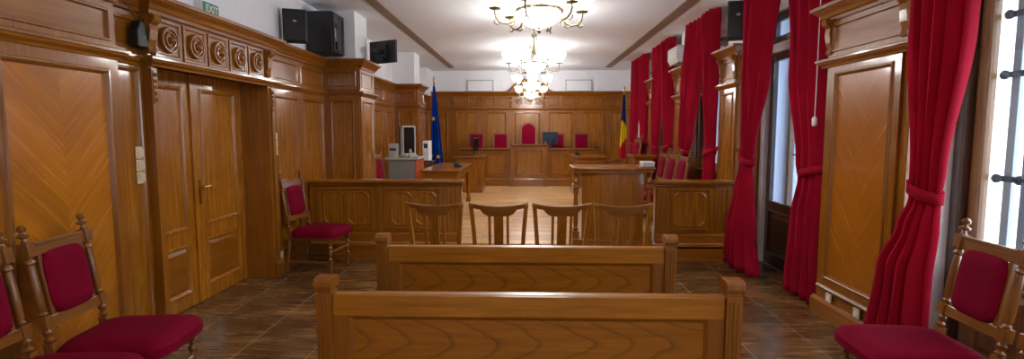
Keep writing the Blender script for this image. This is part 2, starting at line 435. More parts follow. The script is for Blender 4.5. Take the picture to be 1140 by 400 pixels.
# pilasters projecting from the wall
for (y0, y1) in ((7.31, 7.95), (11.16, 11.82)):
    fr = B(); xf = -2.31; fr.box(XL-.01, xf, y0, y1, 0, CZ)
    Pf = PY(y0); Ps = PX(xf)
    for P, a, c in ((Pf, -2.79, xf), (Ps, y0, y1)):
        bays(tr, P, [(a, c)], .34, 2.1, 'panel', fr=fr); bays(tr, P, [(a, c)], FZ0+.03, CZ-.1, 'oak', FRZ, fr)
    fr.out('pilaster', 'oak', tr)
pathL = [(-2.76, Y0), (-2.76, 3.53), (-2.82, 3.53), (-2.82, 3.83), (xs, 3.83), (xs, 5.74), (-2.81, 5.74), (-2.81, 7.31), (-2.31, 7.31), (-2.31, 7.95),
         (-2.81, 7.95), (-2.81, 11.16), (-2.31, 11.16), (-2.31, 11.82), (-2.81, 11.82), (-2.81, YB)]
B().moulding([(x+.02, y) for x, y in pathL], CORN(CZ+.02)).out('cornice', 'oak_y', tr)
B().moulding([(x+.018, y) for x, y in pathL], LEDGE(FZ0)).out('ledge', 'oak_y', tr)
b = B(); b.moulding([(-2.74, Y0), (-2.74, 3.53), (-2.8, 3.53), (-2.8, 3.83), (xs+.01, 3.83), (xs+.01, DY0-.004)], BASE(.001, .17))
b.moulding([(xs+.01, DY1+.004), (xs+.01, 5.74), (-2.79, 5.74), (-2.79, 6.48)], BASE(.001, .17))
b.moulding([(x+.02, y) for x, y in pathL[7:]], BASE(.201, .36))
struct(b.out('baseboard_left', 'oak_y'))

# double door, two leaves
for k, (a, c) in enumerate(((DY0+.004, 4.755), (4.759, DY1-.004))):
    d = struct(bpy.data.objects.new('door_%d' % (k+1), None)); COL.objects.link(d)
    P = PX(-3.06); f = B(); f.box(-3.088, -3.06, a, c, .008, DZ-.008)
    for (u0, u1, q0, q1) in ((a, a+.12, .008, DZ-.01), (c-.12, c, .008, DZ-.01), (a+.12, c-.12, .008, .13), (a+.12, c-.12, .59, .71), (a+.12, c-.12, DZ-.13, DZ-.01)):
        f.pbox(P, u0, u1, 0, .012, q0, q1)
    PM = [(0, .0), (0, .012), (.006, .024), (.02, .026), (.03, .018), (.042, .002)]
    f.ring((a+.12, c-.12, .71, DZ-.13), PM, P); f.ring((a+.12, c-.12, .13, .59), PM, P)
    f.out('leaf', 'door', d)
    B().pbox(P, a+.155, c-.155, 0.0005, .004, .745, DZ-.165).out('upper_panel', 'door', d)
    b = B(); b.ring((a+.16, c-.16, .17, .55), [(0, .0005), (0, .004), (.03, .016)], P, fill=True); b.out('lower_panel', 'oak_y', d)
    if k == 1:
        yh = a+.055
        B().pbox(P, yh-.022, yh+.022, .012, .018, .92, 1.16).out('handle_plate', 'brass', d, .003)
        b = B(); b.lathe([(.012, 0), (.01, .05)], P(yh, .018, 1.08), P(yh, 1.018, 1.08), 10, True)
        b.tube([P(yh, .062, 1.08), P(yh+.04, .066, 1.082), P(yh+.09, .066, 1.084), P(yh+.125, .062, 1.078)], [.011, .01, .009, .007])
        b.out('door_handle', 'brass', d, smooth=True)
        B().pbox(P, a-.035, a+.02, .012, .03, .01, DZ-.01).out('meeting_strip', 'door', d, .004)

# ------------------------------------------------------------------ back wall panelling
CZB = 2.67; FB0 = 2.22
tr = bpy.data.objects.new('trim_4', None); COL.objects.link(tr); struct(tr)
fr = B(); P = PY(YB-.06)
fr.box(-2.8, XR-.02, YB-.06, YB-.001, .2, CZB-.02)
ub = [(-2.8, -2.1), (-2.02, -1.3), (-1.2, -.5), (-.42, .42), (.5, 1.32), (1.4, 2.1), (2.16, 2.84)]
bays(tr, P, ub, .3, FB0-.03, 'panel', fr=fr)
for j, (a, c) in enumerate(ub):
    if j == 3:
        for u in (-.27, 0, .27): rosette(P, u+.05, 2.43, .11, tr)
    else:
        m = (a+c)/2; bays(tr, P, [(a+.02, m), (m, c-.02)], FB0+.03, CZB-.12, 'oak', FRZ, fr)
fr.out('frame', 'oak', tr)
for u in (-2.06, -1.25, -.46, .46, 1.36, 2.13): bracket(P, u, FB0+.03, CZB-.12, .09, tr)
B().moulding([(-2.8, YB-.07), (XR-.02, YB-.07)], CORN(CZB)).out('cornice', 'oak_x', tr)
B().moulding([(-2.8, YB-.07), (XR-.02, YB-.07)], LEDGE(FB0)).out('ledge', 'oak_x', tr)
pts = []
for k in range(13):
    t = k/12; pts.append((-.62+.32*t, CZB+.23*(t*t*(3-2*t))))
pts += [(-.3+.6*k/8, CZB+.23+.1*math.sin(PI*k/8)) for k in range(1, 8)]
pts += [(-x, z) for x, z in reversed(pts[:13])]
poly = [(.05+x, z) for x, z in pts]; B().prism([(poly[0][0], CZB-.01)]+poly+[(poly[-1][0], CZB-.01)], 'y', YB-.1, YB-.002).out('pediment', 'oak_x', tr, .01)
b = B(); b.tube([(x, YB-.1, z) for x, z in poly], .022); b.out('pediment_moulding', 'oak_x', tr)
for x0 in (-1.62, 1.05):
    f = struct(B().box(x0, x0+.68, YB-.05, YB-.001, CZB+.02, CZB+.3).out('trim_%d' % (5 if x0 < 0 else 6), 'plaster'))
    b = B(); b.ring((x0-.015, x0+.695, CZB+.0, CZB+.315), [(0, 0), (0, .06), (.02, .06), (.02, .05)], PY(YB)); b.out('vent_frame', 'lightgrey', f)

# ------------------------------------------------------------------ right piers
CZR = 2.64; FR0 = 2.19
tr = bpy.data.objects.new('trim_7', None); COL.objects.link(tr); struct(tr)
bs = B()
for k, (a, c) in enumerate(PIER):
    zb = 0 if k == 0 else .2
    xf = 2.56; fr = B(); fr.box(xf, XR-.005, a, c, .001 if k == 0 else .0, CZR-.02)
    Pf = PX(xf, -1); Pn = PY(a); Pr = PY(c, 1)
    w = .13 if k == 0 else .02
    bays(tr, Pf, [(a+w*.5, c-w*.5)], .27 if k == 0 else .36, FR0-.03, 'chev_right' if k == 0 else 'panel', fr=fr)
    bays(tr, Pf, [(a+.03, c-.03)], FR0+.02, CZR-.12, 'oak_y', FRZ, fr)
    bays(tr, Pn, [(xf, XR-.03)], .36, FR0-.03, 'panel', [(0, 0), (0, .015), (.05, .015), (.06, .022), (.075, .004)], fr)
    bays(tr, Pn, [(xf, XR-.03)], FR0+.02, CZR-.12, 'oak_x', [(0, 0), (0, .015), (.04, .015), (.05, .004)], fr)
    fr.out('pier', 'oak', tr)
    for u in ((a+.05, c-.05) if k == 0 else (c-.05, a+.05)): bracket(Pf, u, FR0+.04, CZR-.11, .07, tr)
    path = [(XR, c+.02), (xf-.02, c+.02), (xf-.02, a-.02), (XR, a-.02)]
    B().moulding(path, CORN(CZR)).out('cornice', 'oak_y', tr)
    B().moulding(path, LEDGE(FR0)).out('ledge', 'oak_y', tr)
    bs.moulding([(XR, c+.004), (xf-.004, c+.004), (xf-.004, a-.004), (XR, a-.004)], BASE(.001+(0 if k == 0 else 0), .16) if k == 0 else BASE(.001, .34))
struct(bs.out('baseboard_right', 'oak_y'))
# low moulding with the socket strip on the near pier
b = B(); b.moulding([(2.54, 4.6), (2.54, 3.6)], [(0, .245), (.012, .25), (.024, .27), (.012, .285), (0, .29)]); b.out('dado_strip', 'oak_y', tr)
# wood dado under the far windows
for k, (a, c, s_) in enumerate(OPEN):
    if not s_: continue
    fr = B(); P = PX(XR, -1); n = 2; us = [(a+(c-a)*j/n, a+(c-a)*(j+1)/n) for j in range(n)]
    bays(tr, P, us, .24, s_-.02, 'panel', fr=fr); fr.out('dado', 'oak', tr)
    B().box(2.74, 3.0, a+.003, c-.003, s_, s_+.035).out('sill', 'oak_y', tr, .008)

# ------------------------------------------------------------------ windows
def casement(root, a, c, z0, z1, x, kick=None, wood_='darkwood'):
    """one glazed leaf in the plane x, with a solid kick panel below kick"""
    P = PX(x, -1); w = .085
    f = B(); zz = kick if kick else z0
    f.ring((a, c, z0, z1), [(0, -.05), (0, 0), (w if not kick else .1, 0)], P) if not kick else None
    if kick:
        f.box(x, x+.05, a, a+w, z0, z1); f.box(x, x+.05, c-w, c, z0, z1); f.box(x, x+.05, a+w, c-w, z1-w, z1); f.box(x, x+.05, a+w, c-w, kick-.05, kick+.05); f.box(x, x+.05, a+w, c-w, z0, z0+.12)
        f.box(x+.02, x+.03, a+w, c-w, z0+.1, kick-.04)
        f.ring((a+w-.002, c-w+.002, z0+.118, kick-.048), [(0, 0), (.02, .014), (.04, -.01), (.055, -.015), (.09, .0)], P, fill=True)
    else:
        f.b.clear()
        f.box(x, x+.05, a, a+w, z0, z1); f.box(x, x+.05, c-w, c, z0, z1); f.box(x, x+.05, a+w, c-w, z1-w, z1); f.box(x, x+.05, a+w, c-w, z0, z0+w)
    f.out('sash', wood_, root, .004)
    B().box(x+.022, x+.028, a+w-.005, c-w+.005, zz+.045, z1-w+.005).out('pane', 'glass', root)

for k, (a, c, s_) in enumerate(OPEN):
    w = struct(bpy.data.objects.new('window_%d' % (k if k else 6), None)); COL.objects.link(w)  # number six sits in the added opening, unseen, only there for fill light
    x = 2.9; zb = s_+.036 if s_ else .004; wd = 'goldwood' if s_ else 'darkwood'
    f = B(); f.box(x-.06, x+.1, a+.002, a+.07, zb, ZT); f.box(x-.06, x+.1, c-.07, c-.002, zb, ZT); f.box(x-.06, x+.1, a+.07, c-.07, ZT-.07, ZT-.002)
    f.box(x-.05, x+.09, a+.07, c-.07, 2.5, 2.6)
    f.out('window_frame', 'white' if k == 2 else wd, w, .006)
    kick = .72 if not s_ else None; m = (a+c)/2
    nl = 2
    for j in range(nl):
        a2 = a+.072+(c-a-.144)*j/nl; c2 = a+.072+(c-a-.144)*(j+1)/nl
        casement(w, a2+.002, c2-.002, zb+.01 if not s_ else zb, 2.495, x, kick, 'goldwood' if k == 1 else wd)
        casement(w, a2+.002, c2-.002, 2.605, ZT-.075, x, None, wd)
    if k != 1:                                     # outer casement of the double window
        g = B(); xo = 3.16
        for u0, u1 in ((a+.002, a+.07), (m-.05, m+.05), (c-.07, c-.002)): g.box(xo, xo+.06, u0, u1, zb, ZT-.002)
        for q in (zb+.03, 2.55, ZT-.05): g.box(xo, xo+.06, a+.07, m-.05, q-.03, q+.03); g.box(xo, xo+.06, m+.05, c-.07, q-.03, q+.03)
        g.out('outer_frame', 'goldwood', w, .006)
        for u0, u1 in ((a+.065, m-.045), (m+.045, c-.065)): B().box(xo+.02, xo+.026, u0, u1, zb+.05, ZT-.05).out('outer_pane', 'outer_glass', w)
    b = B(); zc = 1.35; b.box(x-.018, x-.001, m-.02, m+.02, zc-.09, zc+.09)
    b.tube([(x-.018, m, zc), (x-.055, m, zc), (x-.06, m+.03, zc), (x-.06, m+.11, zc-.005)], .009); b.out('window_handle', 'brass', w, smooth=True)

# ------------------------------------------------------------------ curtains
def interp(keys, z):
    keys = sorted(keys)
    if z <= keys[0][0]: return keys[0][1:]
    for (z0, *p), (z1, *q) in zip(keys, keys[1:]):
        if z <= z1:
            t = (z-z0)/(z1-z0); t = t*t*(3-2*t)
            return [u+(v-u)*t for u, v in zip(p, q)]
    return keys[-1][1:]
def curtain(label, keys, x0, zt, folds, anchor=None, seed=0, zbot=.025, group=None):
    """keys: (z, y_a, y_b, fold depth, x shift)"""
    rnd = random.Random(seed); b = B(); nu = folds*10; nz = 64
    ph = [rnd.uniform(-.5, .5) for _ in range(folds+1)]; am = [rnd.uniform(.6, 1.15) for _ in range(folds+1)]
    rows = []
    for j in range(nz+1):
        z = zbot+(H_CEIL-.02-zbot)*j/nz; ya, yb, d, xs_ = interp(keys, z); row = []
        for i in range(nu+1):
            u = i/nu; f = u*folds; q = min(int(f), folds-1); t = f-q
            aa = am[q]*(1-t)+am[q+1]*t; pp = ph[q]*(1-t)+ph[q+1]*t
            th = 2*PI*f + pp*1.2 + .35*math.sin(z*1.7+seed+q*.3)
            sn = math.sin(th); xx = x0+xs_+1.35*d*aa*(math.copysign(abs(sn)**.8, sn)+.22*math.sin(2*th+1)+.12*math.sin(5*th+q))
            yy = ya+(yb-ya)*u+.25*d*math.cos(th)*aa
            row.append(b.v((xx, yy, z+(.0 if j else .012*math.sin(th)))))
        rows.append(row)
    for A, C in zip(rows, rows[1:]):
        for i in range(nu): b.face([A[i], A[i+1], C[i+1], C[i]])
    root = thing('curtain', label, 'curtain', (0, 0, 0), 0, group)
    o = b.out('drape', 'curtain', root, smooth=True)
    md = o.modifiers.new('thickness', 'SOLIDIFY'); md.thickness = .005
    if anchor:
        ya, yb, d, xs_ = interp(keys, zt); c = (ya+yb)/2; r = abs(yb-ya)/2+.02; rx = d*1.5+.03; t = B(); L = []
        n = 28; lift = anchor[1]-zt; sg = 1 if anchor[0] > c else -1
        for k in range(n+1):
            an = 2*PI*k/n; yy = c+r*math.cos(an); xx = x0+xs_+rx*math.sin(an)
            zz = zt+.04+lift*.45*(sg*(yy-c)/r+1)/2
            L.append((t.v((xx, yy, zz-.035)), t.v((xx+.004*math.sin(an), yy, zz+.035))))
        for p, q in zip(L, L[1:]): t.face([p[0], q[0], q[1], p[1]])
        e = c+sg*r
        p0 = [(x0+xs_+.01, e-.01*sg, zt+.04+lift*.45-.035), (x0+xs_+.01, e-.01*sg, zt+.04+lift*.45+.035)]
        p1 = [(anchor[2], anchor[0], anchor[1]+.0), (anchor[2], anchor[0], anchor[1]+.045)]
        vs = [t.v(p) for p in (p0[0], p1[0], p1[1], p0[1])]; t.face(vs)
        ti = t.out('tieback', 'curtain', root, smooth=True); md = ti.modifiers.new('thickness', 'SOLIDIFY'); md.thickness = .008
    return root
G = 'crimson curtains along the right wall'
XC = 2.42
curtain('large crimson curtain nearest the camera, tied back before the bright window at the right',
        [(.02, 3.2, 3.72, .05, -.02), (.7, 3.2, 3.62, .045, -.01), (1.0, 3.2, 3.5, .035, .02), (1.17, 3.22, 3.44, .025, .04), (1.35, 3.2, 3.44, .03, .04), (2.2, 3.04, 3.48, .05, .02), (3.3, 2.86, 3.52, .05, 0)], XC, 1.15, 4, (3.52, 1.3, 2.555), 1, group=G)
curtain('crimson curtain at the far edge of the nearest oak pier, tieback slanting up',
        [(.02, 4.72, 5.3, .05, 0), (.8, 4.73, 5.24, .045, .0), (1.15, 4.73, 5.16, .035, .0), (1.3, 4.73, 5.2, .04, .0), (2.2, 4.72, 5.38, .055, 0), (3.3, 4.72, 5.52, .055, 0)], 2.64, 1.15, 4, (4.7, 1.32, 2.7), 2, group=G)
curtain('crimson curtain gathered beside the balcony window below the speaker, hem flaring on the dark tiles',
        [(.02, 5.62, 6.5, .06, 0), (.5, 5.74, 6.42, .055, 0), (.9, 5.86, 6.32, .04, .02), (1.22, 5.96, 6.26, .025, .04), (1.4, 5.92, 6.24, .03, .04), (2.2, 5.62, 6.2, .05, .02), (3.3, 5.36, 6.16, .05, 0)], XC+.04, 1.2, 4, (6.58, 1.34, 2.6), 3, group=G)
curtain('crimson curtain falling straight behind the oak pier that carries the speaker',
        [(.22, 7.2, 7.62, .045, 0), (1.2, 7.2, 7.5, .03, 0), (1.4, 7.2, 7.48, .03, 0), (2.2, 7.2, 7.6, .045, 0), (3.3, 7.2, 7.74, .05, 0)], XC+.08, 1.22, 4, (7.18, 1.4, 2.62), 4, .205, group=G)
curtain('crimson curtain drawn in a long diagonal beside the white air conditioner',
        [(.22, 8.3, 8.74, .045, 0), (1.2, 8.38, 8.72, .03, 0), (1.6, 8.2, 8.72, .04, 0), (2.2, 8.0, 8.64, .045, 0), (3.3, 7.74, 8.4, .05, 0)], XC+.08, 1.22, 4, (8.76, 1.4, 2.62), 5, .205, group=G)
curtain('crimson curtain half hidden behind the pier under the air conditioner',
        [(.22, 9.36, 9.75, .045, 0), (1.2, 9.36, 9.66, .03, 0), (1.4, 9.36, 9.68, .03, 0), (2.2, 9.34, 9.8, .045, 0), (3.3, 9.34, 9.86, .05, 0)], XC+.08, 1.22, 4, (9.32, 1.4, 2.62), 6, .205, group=G)
curtain('crimson curtain on the far side of the second window beyond the speaker',
        [(.22, 10.3, 10.66, .045, 0), (1.2, 10.34, 10.66, .03, 0), (1.6, 10.24, 10.66, .04, 0), (2.2, 10.1, 10.66, .045, 0), (3.3, 9.88, 10.66, .05, 0)], XC+.08, 1.22, 4, (10.7, 1.4, 2.62), 7, .205, group=G)
curtain('crimson curtain at the last window, on its right side beside the farthest pier',
        [(.22, 11.3, 11.7, .045, 0), (1.2, 11.3, 11.6, .03, 0), (1.6, 11.3, 11.7, .04, 0), (2.2, 11.3, 11.85, .045, 0), (3.3, 11.3, 12.0, .05, 0)], XC+.08, 1.22, 4, (11.28, 1.4, 2.62), 8, .205, group=G)
curtain('crimson curtain farthest away, right behind the blue yellow red flag',
        [(.22, 12.2, 12.9, .045, 0), (1.2, 12.3, 12.8, .03, 0), (1.6, 12.24, 12.8, .04, 0), (2.2, 12.1, 12.75, .045, 0), (3.3, 12.02, 12.7, .05, 0)], XC+.08, 1.22, 6, (13.28, 1.4, 2.8), 9, .205, group=G)

# steel shutter bars outside the nearest window
t = thing('window_grille', 'blue grey steel bars with locking arms outside the nearest window', 'window bars', (0, 0, 0))
for y in (2.06, 2.5, 2.94, 3.29, 3.41): B().box(3.02, 3.05, y-.028, y+.028, .1, 2.9).out('bar', 'steel', t, .004)
for z in (.5, 1.3, 1.95, 2.32):
    b = B(); b.box(2.995, 3.0195, 1.9, 3.47, z-.018, z+.018)
    for y in (2.5, 2.94, 3.29, 3.45): b.lathe([(.03, 0), (.03, .015), (.015, .03), (0, .032)], (2.995, y, z), (1.9, y, z), 12, True)
    b.out('locking_arm', 'darksteel', t)

# ------------------------------------------------------------------ pews
POSTP = [(0, 0), (1, 1)]
def pew(label, y, dx=0.0):
    t = thing('pew', label, 'pew', (dx, y, 0), 0, 'oak pews facing the judges')
    W = .935
    for s in (-1, 1):
        b = B(); x0 = s*(W-.035)
        b.box(x0-.035, x0+.035, -.04, .04, .004, .885)
        for q in (-.018, 0, .018): b.box(x0+q-.0045, x0+q+.0045, -.044, -.039, .12, .86)
        b.box(x0-.032, x0+.032, -.036, .036, .885, .9)
        b.prism([(-.046, .9), (.046, .9), (.052, .918), (.05, .94), (.03, .955), (-.03, .955), (-.05, .94), (-.052, .918)], 'x', x0-.04, x0+.04)
        b.out('post', 'bench', t, .004)
        b = B(); b.prism([(.041, .004), (.50, .004), (.50, .06), (.46, .12), (.45, .36), (.47, .42), (.30, .435), (.10, .5), (.06, .62), (.041, .62)], 'x', x0-.022, x0+.022); b.out('end_panel', 'bench', t, .006)
    b = B(); b.box(-W+.07, W-.07, -.028, .028, .775, .88); b.out('top_rail', 'bench_rail', t, .008)
    b = B()
    P = PY(-.022)
    x0, x1 = -W+.07, W-.07
    b.box(x0, x0+.07, -.022, .022, .12, .776); b.box(x1-.07, x1, -.022, .022, .12, .776)
    b.box(x0+.07, x1-.07, -.022, .022, .12, .21)
    b.ring((x0+.069, x1-.069, .209, .777), [(0, .0), (.008, -.004), (.02, -.014)], P)
    b.out('frame', 'bench', t)
    B().box(x0+.06, x1-.06, -.010, .008, .2, .78).out('back_panel', 'bench_panel', t)
    B().box(-W+.08, W-.08, .03, .46, .42, .455).out('seat', 'bench_rail', t, .008)
    return t
pew('oak pew nearest the camera, its long back with turned-over post caps', 2.30, 0.0)
pew('second oak pew, in front of the row of four slat-back chairs', 3.28, -.01)

# ------------------------------------------------------------------ slat-back chairs (backs to the camera, facing +Y)
def slat_chair(label, loc, rz):
    t = thing('slat_back_chair', label, 'chair', loc, rz, 'slat-back chairs behind the pews')
    for s in (-1, 1):
        b = B()
        L = [(s*.185, .02, 0), (s*.185, .0, .22), (s*.19, .0, .45), (s*.205, -.03, .72), (s*.228, -.075, 1.0)]
        ring = []
        for (x, y, z) in L: ring.append([b.v((x+a*.017, y+c*.02, z)) for a, c in ((-1, -1), (1, -1), (1, 1), (-1, 1))])
        for A, C in zip(ring, ring[1:]):
            for k in range(4): b.face([A[k], A[(k+1) % 4], C[(k+1) % 4], C[k]])
        b.face(ring[0][::-1]); b.face(ring[-1]); b.out('leg', 'slatwood', t, .004)
        b = B(); b.lathe([(.014, 0), (.022, 1)], (s*.18, .40, 0), (s*.18, .40, .44), 4); b.out('leg', 'slatwood', t, .003)
    b = B(); n = 16; top = []; bot = []
    for k in range(n+1):
        u = k/n*2-1; x = u*.246; zt = .985+.028*u*u; a = abs(u)
        drop = .085 if a < .46 else (.085-.045*min(1, (a-.46)/.14))
        yb = -.075+.022*(1-u*u)*-1
        top.append([(x, yb-.013, zt), (x, yb+.013, zt)]); bot.append([(x, yb-.013+.012, zt-drop), (x, yb+.013+.012, zt-drop)])
    V = [[b.v(p) for p in (tt[0], tt[1], bb[1], bb[0])] for tt, bb in zip(top, bot)]
    for A, C in zip(V, V[1:]):
        for k in range(4): b.face([A[k], A[(k+1) % 4], C[(k+1) % 4], C[k]])
    b.face(V[0][::-1]); b.face(V[-1]); b.out('crest_rail', 'chairwood_x', t, .004)
    def slat(x, w, nm):
        b = B(); p = [(x-w/2, x+w/2)]; y0, y1 = .0, -.083
        pts = [(y0-.008, .47), (y0+.008, .47), (y1+.008, .92), (y1-.008, .92)]
        b.prism(pts, 'x', x-w/2, x+w/2); b.out(nm, 'slatwood', t, .002)
    slat(0, .078, 'splat'); slat(-.075, .022, 'slat'); slat(.075, .022, 'slat')
    B().box(-.2, .2, -.015, .42, .44, .468).out('seat', 'slatwood', t, .01)
    b = B(); b.box(-.165, .165, -.01, .01, .385, .44); b.box(-.165, .165, .39, .41, .385, .44); b.box(-.19, -.17, .02, .385, .385, .44); b.box(.17, .19, .02, .385, .385, .44)
    b.out('seat_frame', 'slatwood', t)
    return t
c0 = slat_chair('leftmost slat-back oak chair, in front of the left rail and beside the open floor', (-.77, 4.42, 0), R(-3))
dup(c0, (-.235, 4.40, 0), 0, 'second slat-back oak chair from the left, against the light parquet')
dup(c0, (.285, 4.40, 0), R(2), 'third slat-back oak chair from the left, partly before the lectern edge')
dup(c0, (.785, 4.40, 0), R(4), 'rightmost slat-back oak chair, directly in front of the curved lectern')

# ------------------------------------------------------------------ carved upholstered chairs (local: faces +Y)
def uph_chair(label, loc, rz, group):
    t = thing('upholstered_chair', label, 'chair', loc, rz, group)
    A = lambda x, z: Vector((x, -.22-(z-.47)*.16, z))        # raked back line
    for s in (-1, 1):
        x = s*.205
        b = B()
        b.lathe([(.016, 0), (.02, .02), (.02, 1)], (x, -.27, 0), (x, -.215, .40), 4)
        q = lambda z0, z1, h: b.box(-h, h, -h, h, z0, z1, Matrix.Translation(A(x, .47)) @ Matrix.Rotation(R(9), 4, 'X') @ Matrix.Translation((0, 0, -.47)))
        q(.38, .5, .023); q(.575, .645, .024); q(.96, 1.035, .025)
        for a, c in ((.5, .575), (.645, .96)):
            p0 = Matrix.Translation(A(x, .47)) @ Matrix.Rotation(R(9), 4, 'X') @ Vector((0, 0, a-.47)); p1 = Matrix.Translation(A(x, .47)) @ Matrix.Rotation(R(9), 4, 'X') @ Vector((0, 0, c-.47))
            if c-a < .1: pr = [(.012, 0), (.023, .12), (.024, .25), (.014, .4), (.018, .6), (.024, .75), (.014, .92), (.014, 1)]
            else: pr = [(.014, 0), (.022, .03), (.015, .07), (.019, .12), (.021, .45), (.018, .8), (.015, .86), (.024, .89), (.024, .93), (.014, .97), (.016, 1)]
            b.lathe(pr, p0, p1, 14)
        b.out('back_post', 'chairwood', t, smooth=True)
        Mx = Matrix.Translation(A(x, .47)) @ Matrix.Rotation(R(9), 4, 'X')
        b = B(); b.lathe([(.02, 0), (.012, .012), (.011, .022), (.026, .03), (.028, .04), (.012, .048), (.011, .056), (.02, .066), (.021, .078), (.012, .09), (0, .094)], Mx @ Vector((0, 0, .565)), Mx @ Vector((0, 0, 1.565)), 14, True); b.out('finial', 'chairwood', t, smooth=True)
        b = B(); b.box(x-.026, x+.026, .245, .297, .34, .44); b.box(x-.021, x+.021, .25, .292, .085, .14)
        b.lathe([(.012, 0), (.02, .1), (.024, .4), (.016, .7), (.02, 1)], (x, .271, 0), (x, .271, .085), 14)
        b.lathe([(.016, 0), (.024, .08), (.014, .16), (.022, .3), (.026, .42), (.016, .55), (.014, .62), (.026, .7), (.026, .76), (.014, .85), (.022, .94), (.018, 1)], (x, .271, .14), (x, .271, .34), 14)
        b.out('front_leg', 'chairwood', t, smooth=True)
        b = B(); b.lathe([(.014, 0), (.018, .08), (.011, .14), (.017, .3), (.019, .5), (.017, .7), (.011, .86), (.018, .92), (.014, 1)], (x, -.245, .112), (x, .25, .112), 10); b.out('stretcher', 'chairwood', t, smooth=True)
    b = B(); b.lathe([(.014, 0), (.018, .1), (.011, .2), (.018, .35), (.02, .5), (.018, .65), (.011, .8), (.018, .9), (.014, 1)], (-.19, .271, .235), (.19, .271, .235), 10); b.out('stretcher', 'chairwood', t, smooth=True)
    Mb = Matrix.Translation(A(0, .47)) @ Matrix.Rotation(R(9), 4, 'X')
    b = B(); b.box(-.185, .185, -.014, .014, .49, .55, Mb); b.box(-.17, .17, -.018, .018, .54, .56, Mb); b.out('crest_rail', 'chairwood_x', t, .004)
    b = B(); b.box(-.185, .185, -.014, .014, .105, .165, Mb); b.out('lower_rail', 'chairwood_x', t, .004)
    for q in (-.16, .135): B().box(q, q+.025, -.012, .012, .16, .495, Mb).out('back_stile', 'chairwood', t, .004)
    b = B(); b.pad(.30, .345, .045, Mb @ Matrix.Translation((0, .0, .33)) @ Matrix.Rotation(R(-90), 4, 'X') @ Matrix.Rotation(PI, 4, 'Z'), 12, 12, .14)
    b.pad(.28, .33, .02, Mb @ Matrix.Translation((0, .001, .33)) @ Matrix.Rotation(R(90), 4, 'X'), 8, 8, .14)
    b.out('back_pad', 'seat', t, smooth=True)
    b = B(); b.box(-.18, .18, .25, .292, .37, .43); b.box(-.18, .18, -.235, -.2, .37, .43); b.box(-.225, -.185, -.2, .25, .37, .43); b.box(.185, .225, -.2, .25, .37, .43); b.out('seat_frame', 'chairwood_x', t, .004)
    b = B(); b.pad(.50, .57, .105, Matrix.Translation((0, .07, .405)), 14, 14, .1); b.out('seat_pad', 'seat', t, smooth=True)
    return t
GC = 'carved chairs with crimson velvet pads'
u0 = uph_chair('carved crimson velvet chair under the chevron panel, whole back in view at left', (-2.28, 2.83, 0), R(-90+6), GC)
dup(u0, (-2.24, 2.29, 0), R(-90+4), 'carved crimson velvet chair cut off by the left edge of the photo')
dup(u0, (-2.45, 6.04, 0), R(-90-8), 'carved crimson velvet chair standing alone between the double door and left rail')
dup(u0, (2.10, 2.79, 0), R(90-4), 'carved crimson velvet chair by the bright window, beside the large curtain at the right')
dup(u0, (2.10, 2.28, 0), R(90-2), 'carved crimson velvet chair cut off by the right edge of the photo')
dup(u0, (-2.08, 8.22, .2), R(-90-7), 'carved crimson velvet chair beside the grey and orange counter')
for k, y in enumerate((7.82, 8.38, 8.94)):
    dup(u0, (2.0, y, .2), R(90+2), ['carved crimson velvet chair behind the right rail, nearest of the three to the camera',
        'middle one of three carved crimson chairs behind the right rail', 'farthest of three carved crimson chairs behind the right rail, near the lectern'][k])
dup(u0, (2.06, 11.3, .402), R(90+4), 'carved crimson velvet chair behind the small desk by the far right curtains')

# ------------------------------------------------------------------ bar rails
def rail(label, x0, x1, y, panels, endpost):
    t = thing('courtroom_railing', label, 'railing', (0, 0, 0))
    zt = .985; z0 = .2
    b = B(); b.box(x0, x1, y, y+.10, z0, zt-.05); b.out('body', 'oak', t)
    b = B(); b.moulding([(x1+.03, y-.012), (x0, y-.012)] , [(0, 0)]) if False else None
    b = B(); pr = [(-.05, zt-.062), (-.03, zt-.062), (-.028, zt-.05), (-.055, zt-.035), (-.06, zt-.012), (-.045, zt), (.145, zt), (.16, zt-.012), (.155, zt-.035), (.128, zt-.05), (.13, zt-.062)]
    b.prism([(y+a, z) for a, z in pr], 'x', x0, x1+.03); b.out('cap', 'oak_x', t, .004)
    P = PY(y); f = B()
    for (a, c) in panels:
        f.ring((a, c, z0+.13, zt-.075), [(0, 0), (0, .014), (.03, .014), (.036, .022), (.048, .022), (.056, .004)], P)
        m = (a+c)/2; k = 2 if c-a > .6 else 1
        for j in range(k):
            a2 = a+.07+(c-a-.14)*j/k+.012; c2 = a+.07+(c-a-.14)*(j+1)/k-.012
            g = B(); g.ring((a2, c2, z0+.2, zt-.145), [(0, .0), (.0, .004), (.008, .009), (.018, .009), (.028, .003)], P, .055, True); g.out('panel', 'panel', t)
        if k == 2: f.pbox(P, m-.025, m+.025, 0, .012, z0+.15, zt-.08)
    f.out('moulding', 'oak', t)
    for (a, c) in endpost:
        b = B(); b.box(a, c, y-.02, y, z0, zt-.055)
        for q in range(3):
            u = a+(c-a)*(q+1)/4; b.box(u-.012, u+.012, y-.03, y-.02, z0+.16, zt-.1)
        b.out('post', 'oak', t, .003)
    b = B(); b.box(x0, x1+.005, y-.045, y-.021, z0, z0+.1); b.prism([(y-.045, z0+.1), (y-.021, z0+.1), (y-.021, z0+.12)], 'x', x0, x1); b.out('base_moulding', 'oak_x', t)
    return t
YR = 6.62
rail('long oak railing with clipped-corner panels running from the left wall to the open floor', -2.76, -.83, YR, [(-2.68, -1.92), (-1.82, -1.06)], [(-1.91, -1.83), (-1.05, -.84)])
rail('short oak railing with clipped-corner panels between the lectern and the window pier', 1.6, 2.545, YR, [(1.74, 2.32)], [(1.61, 1.73), (2.33, 2.54)])
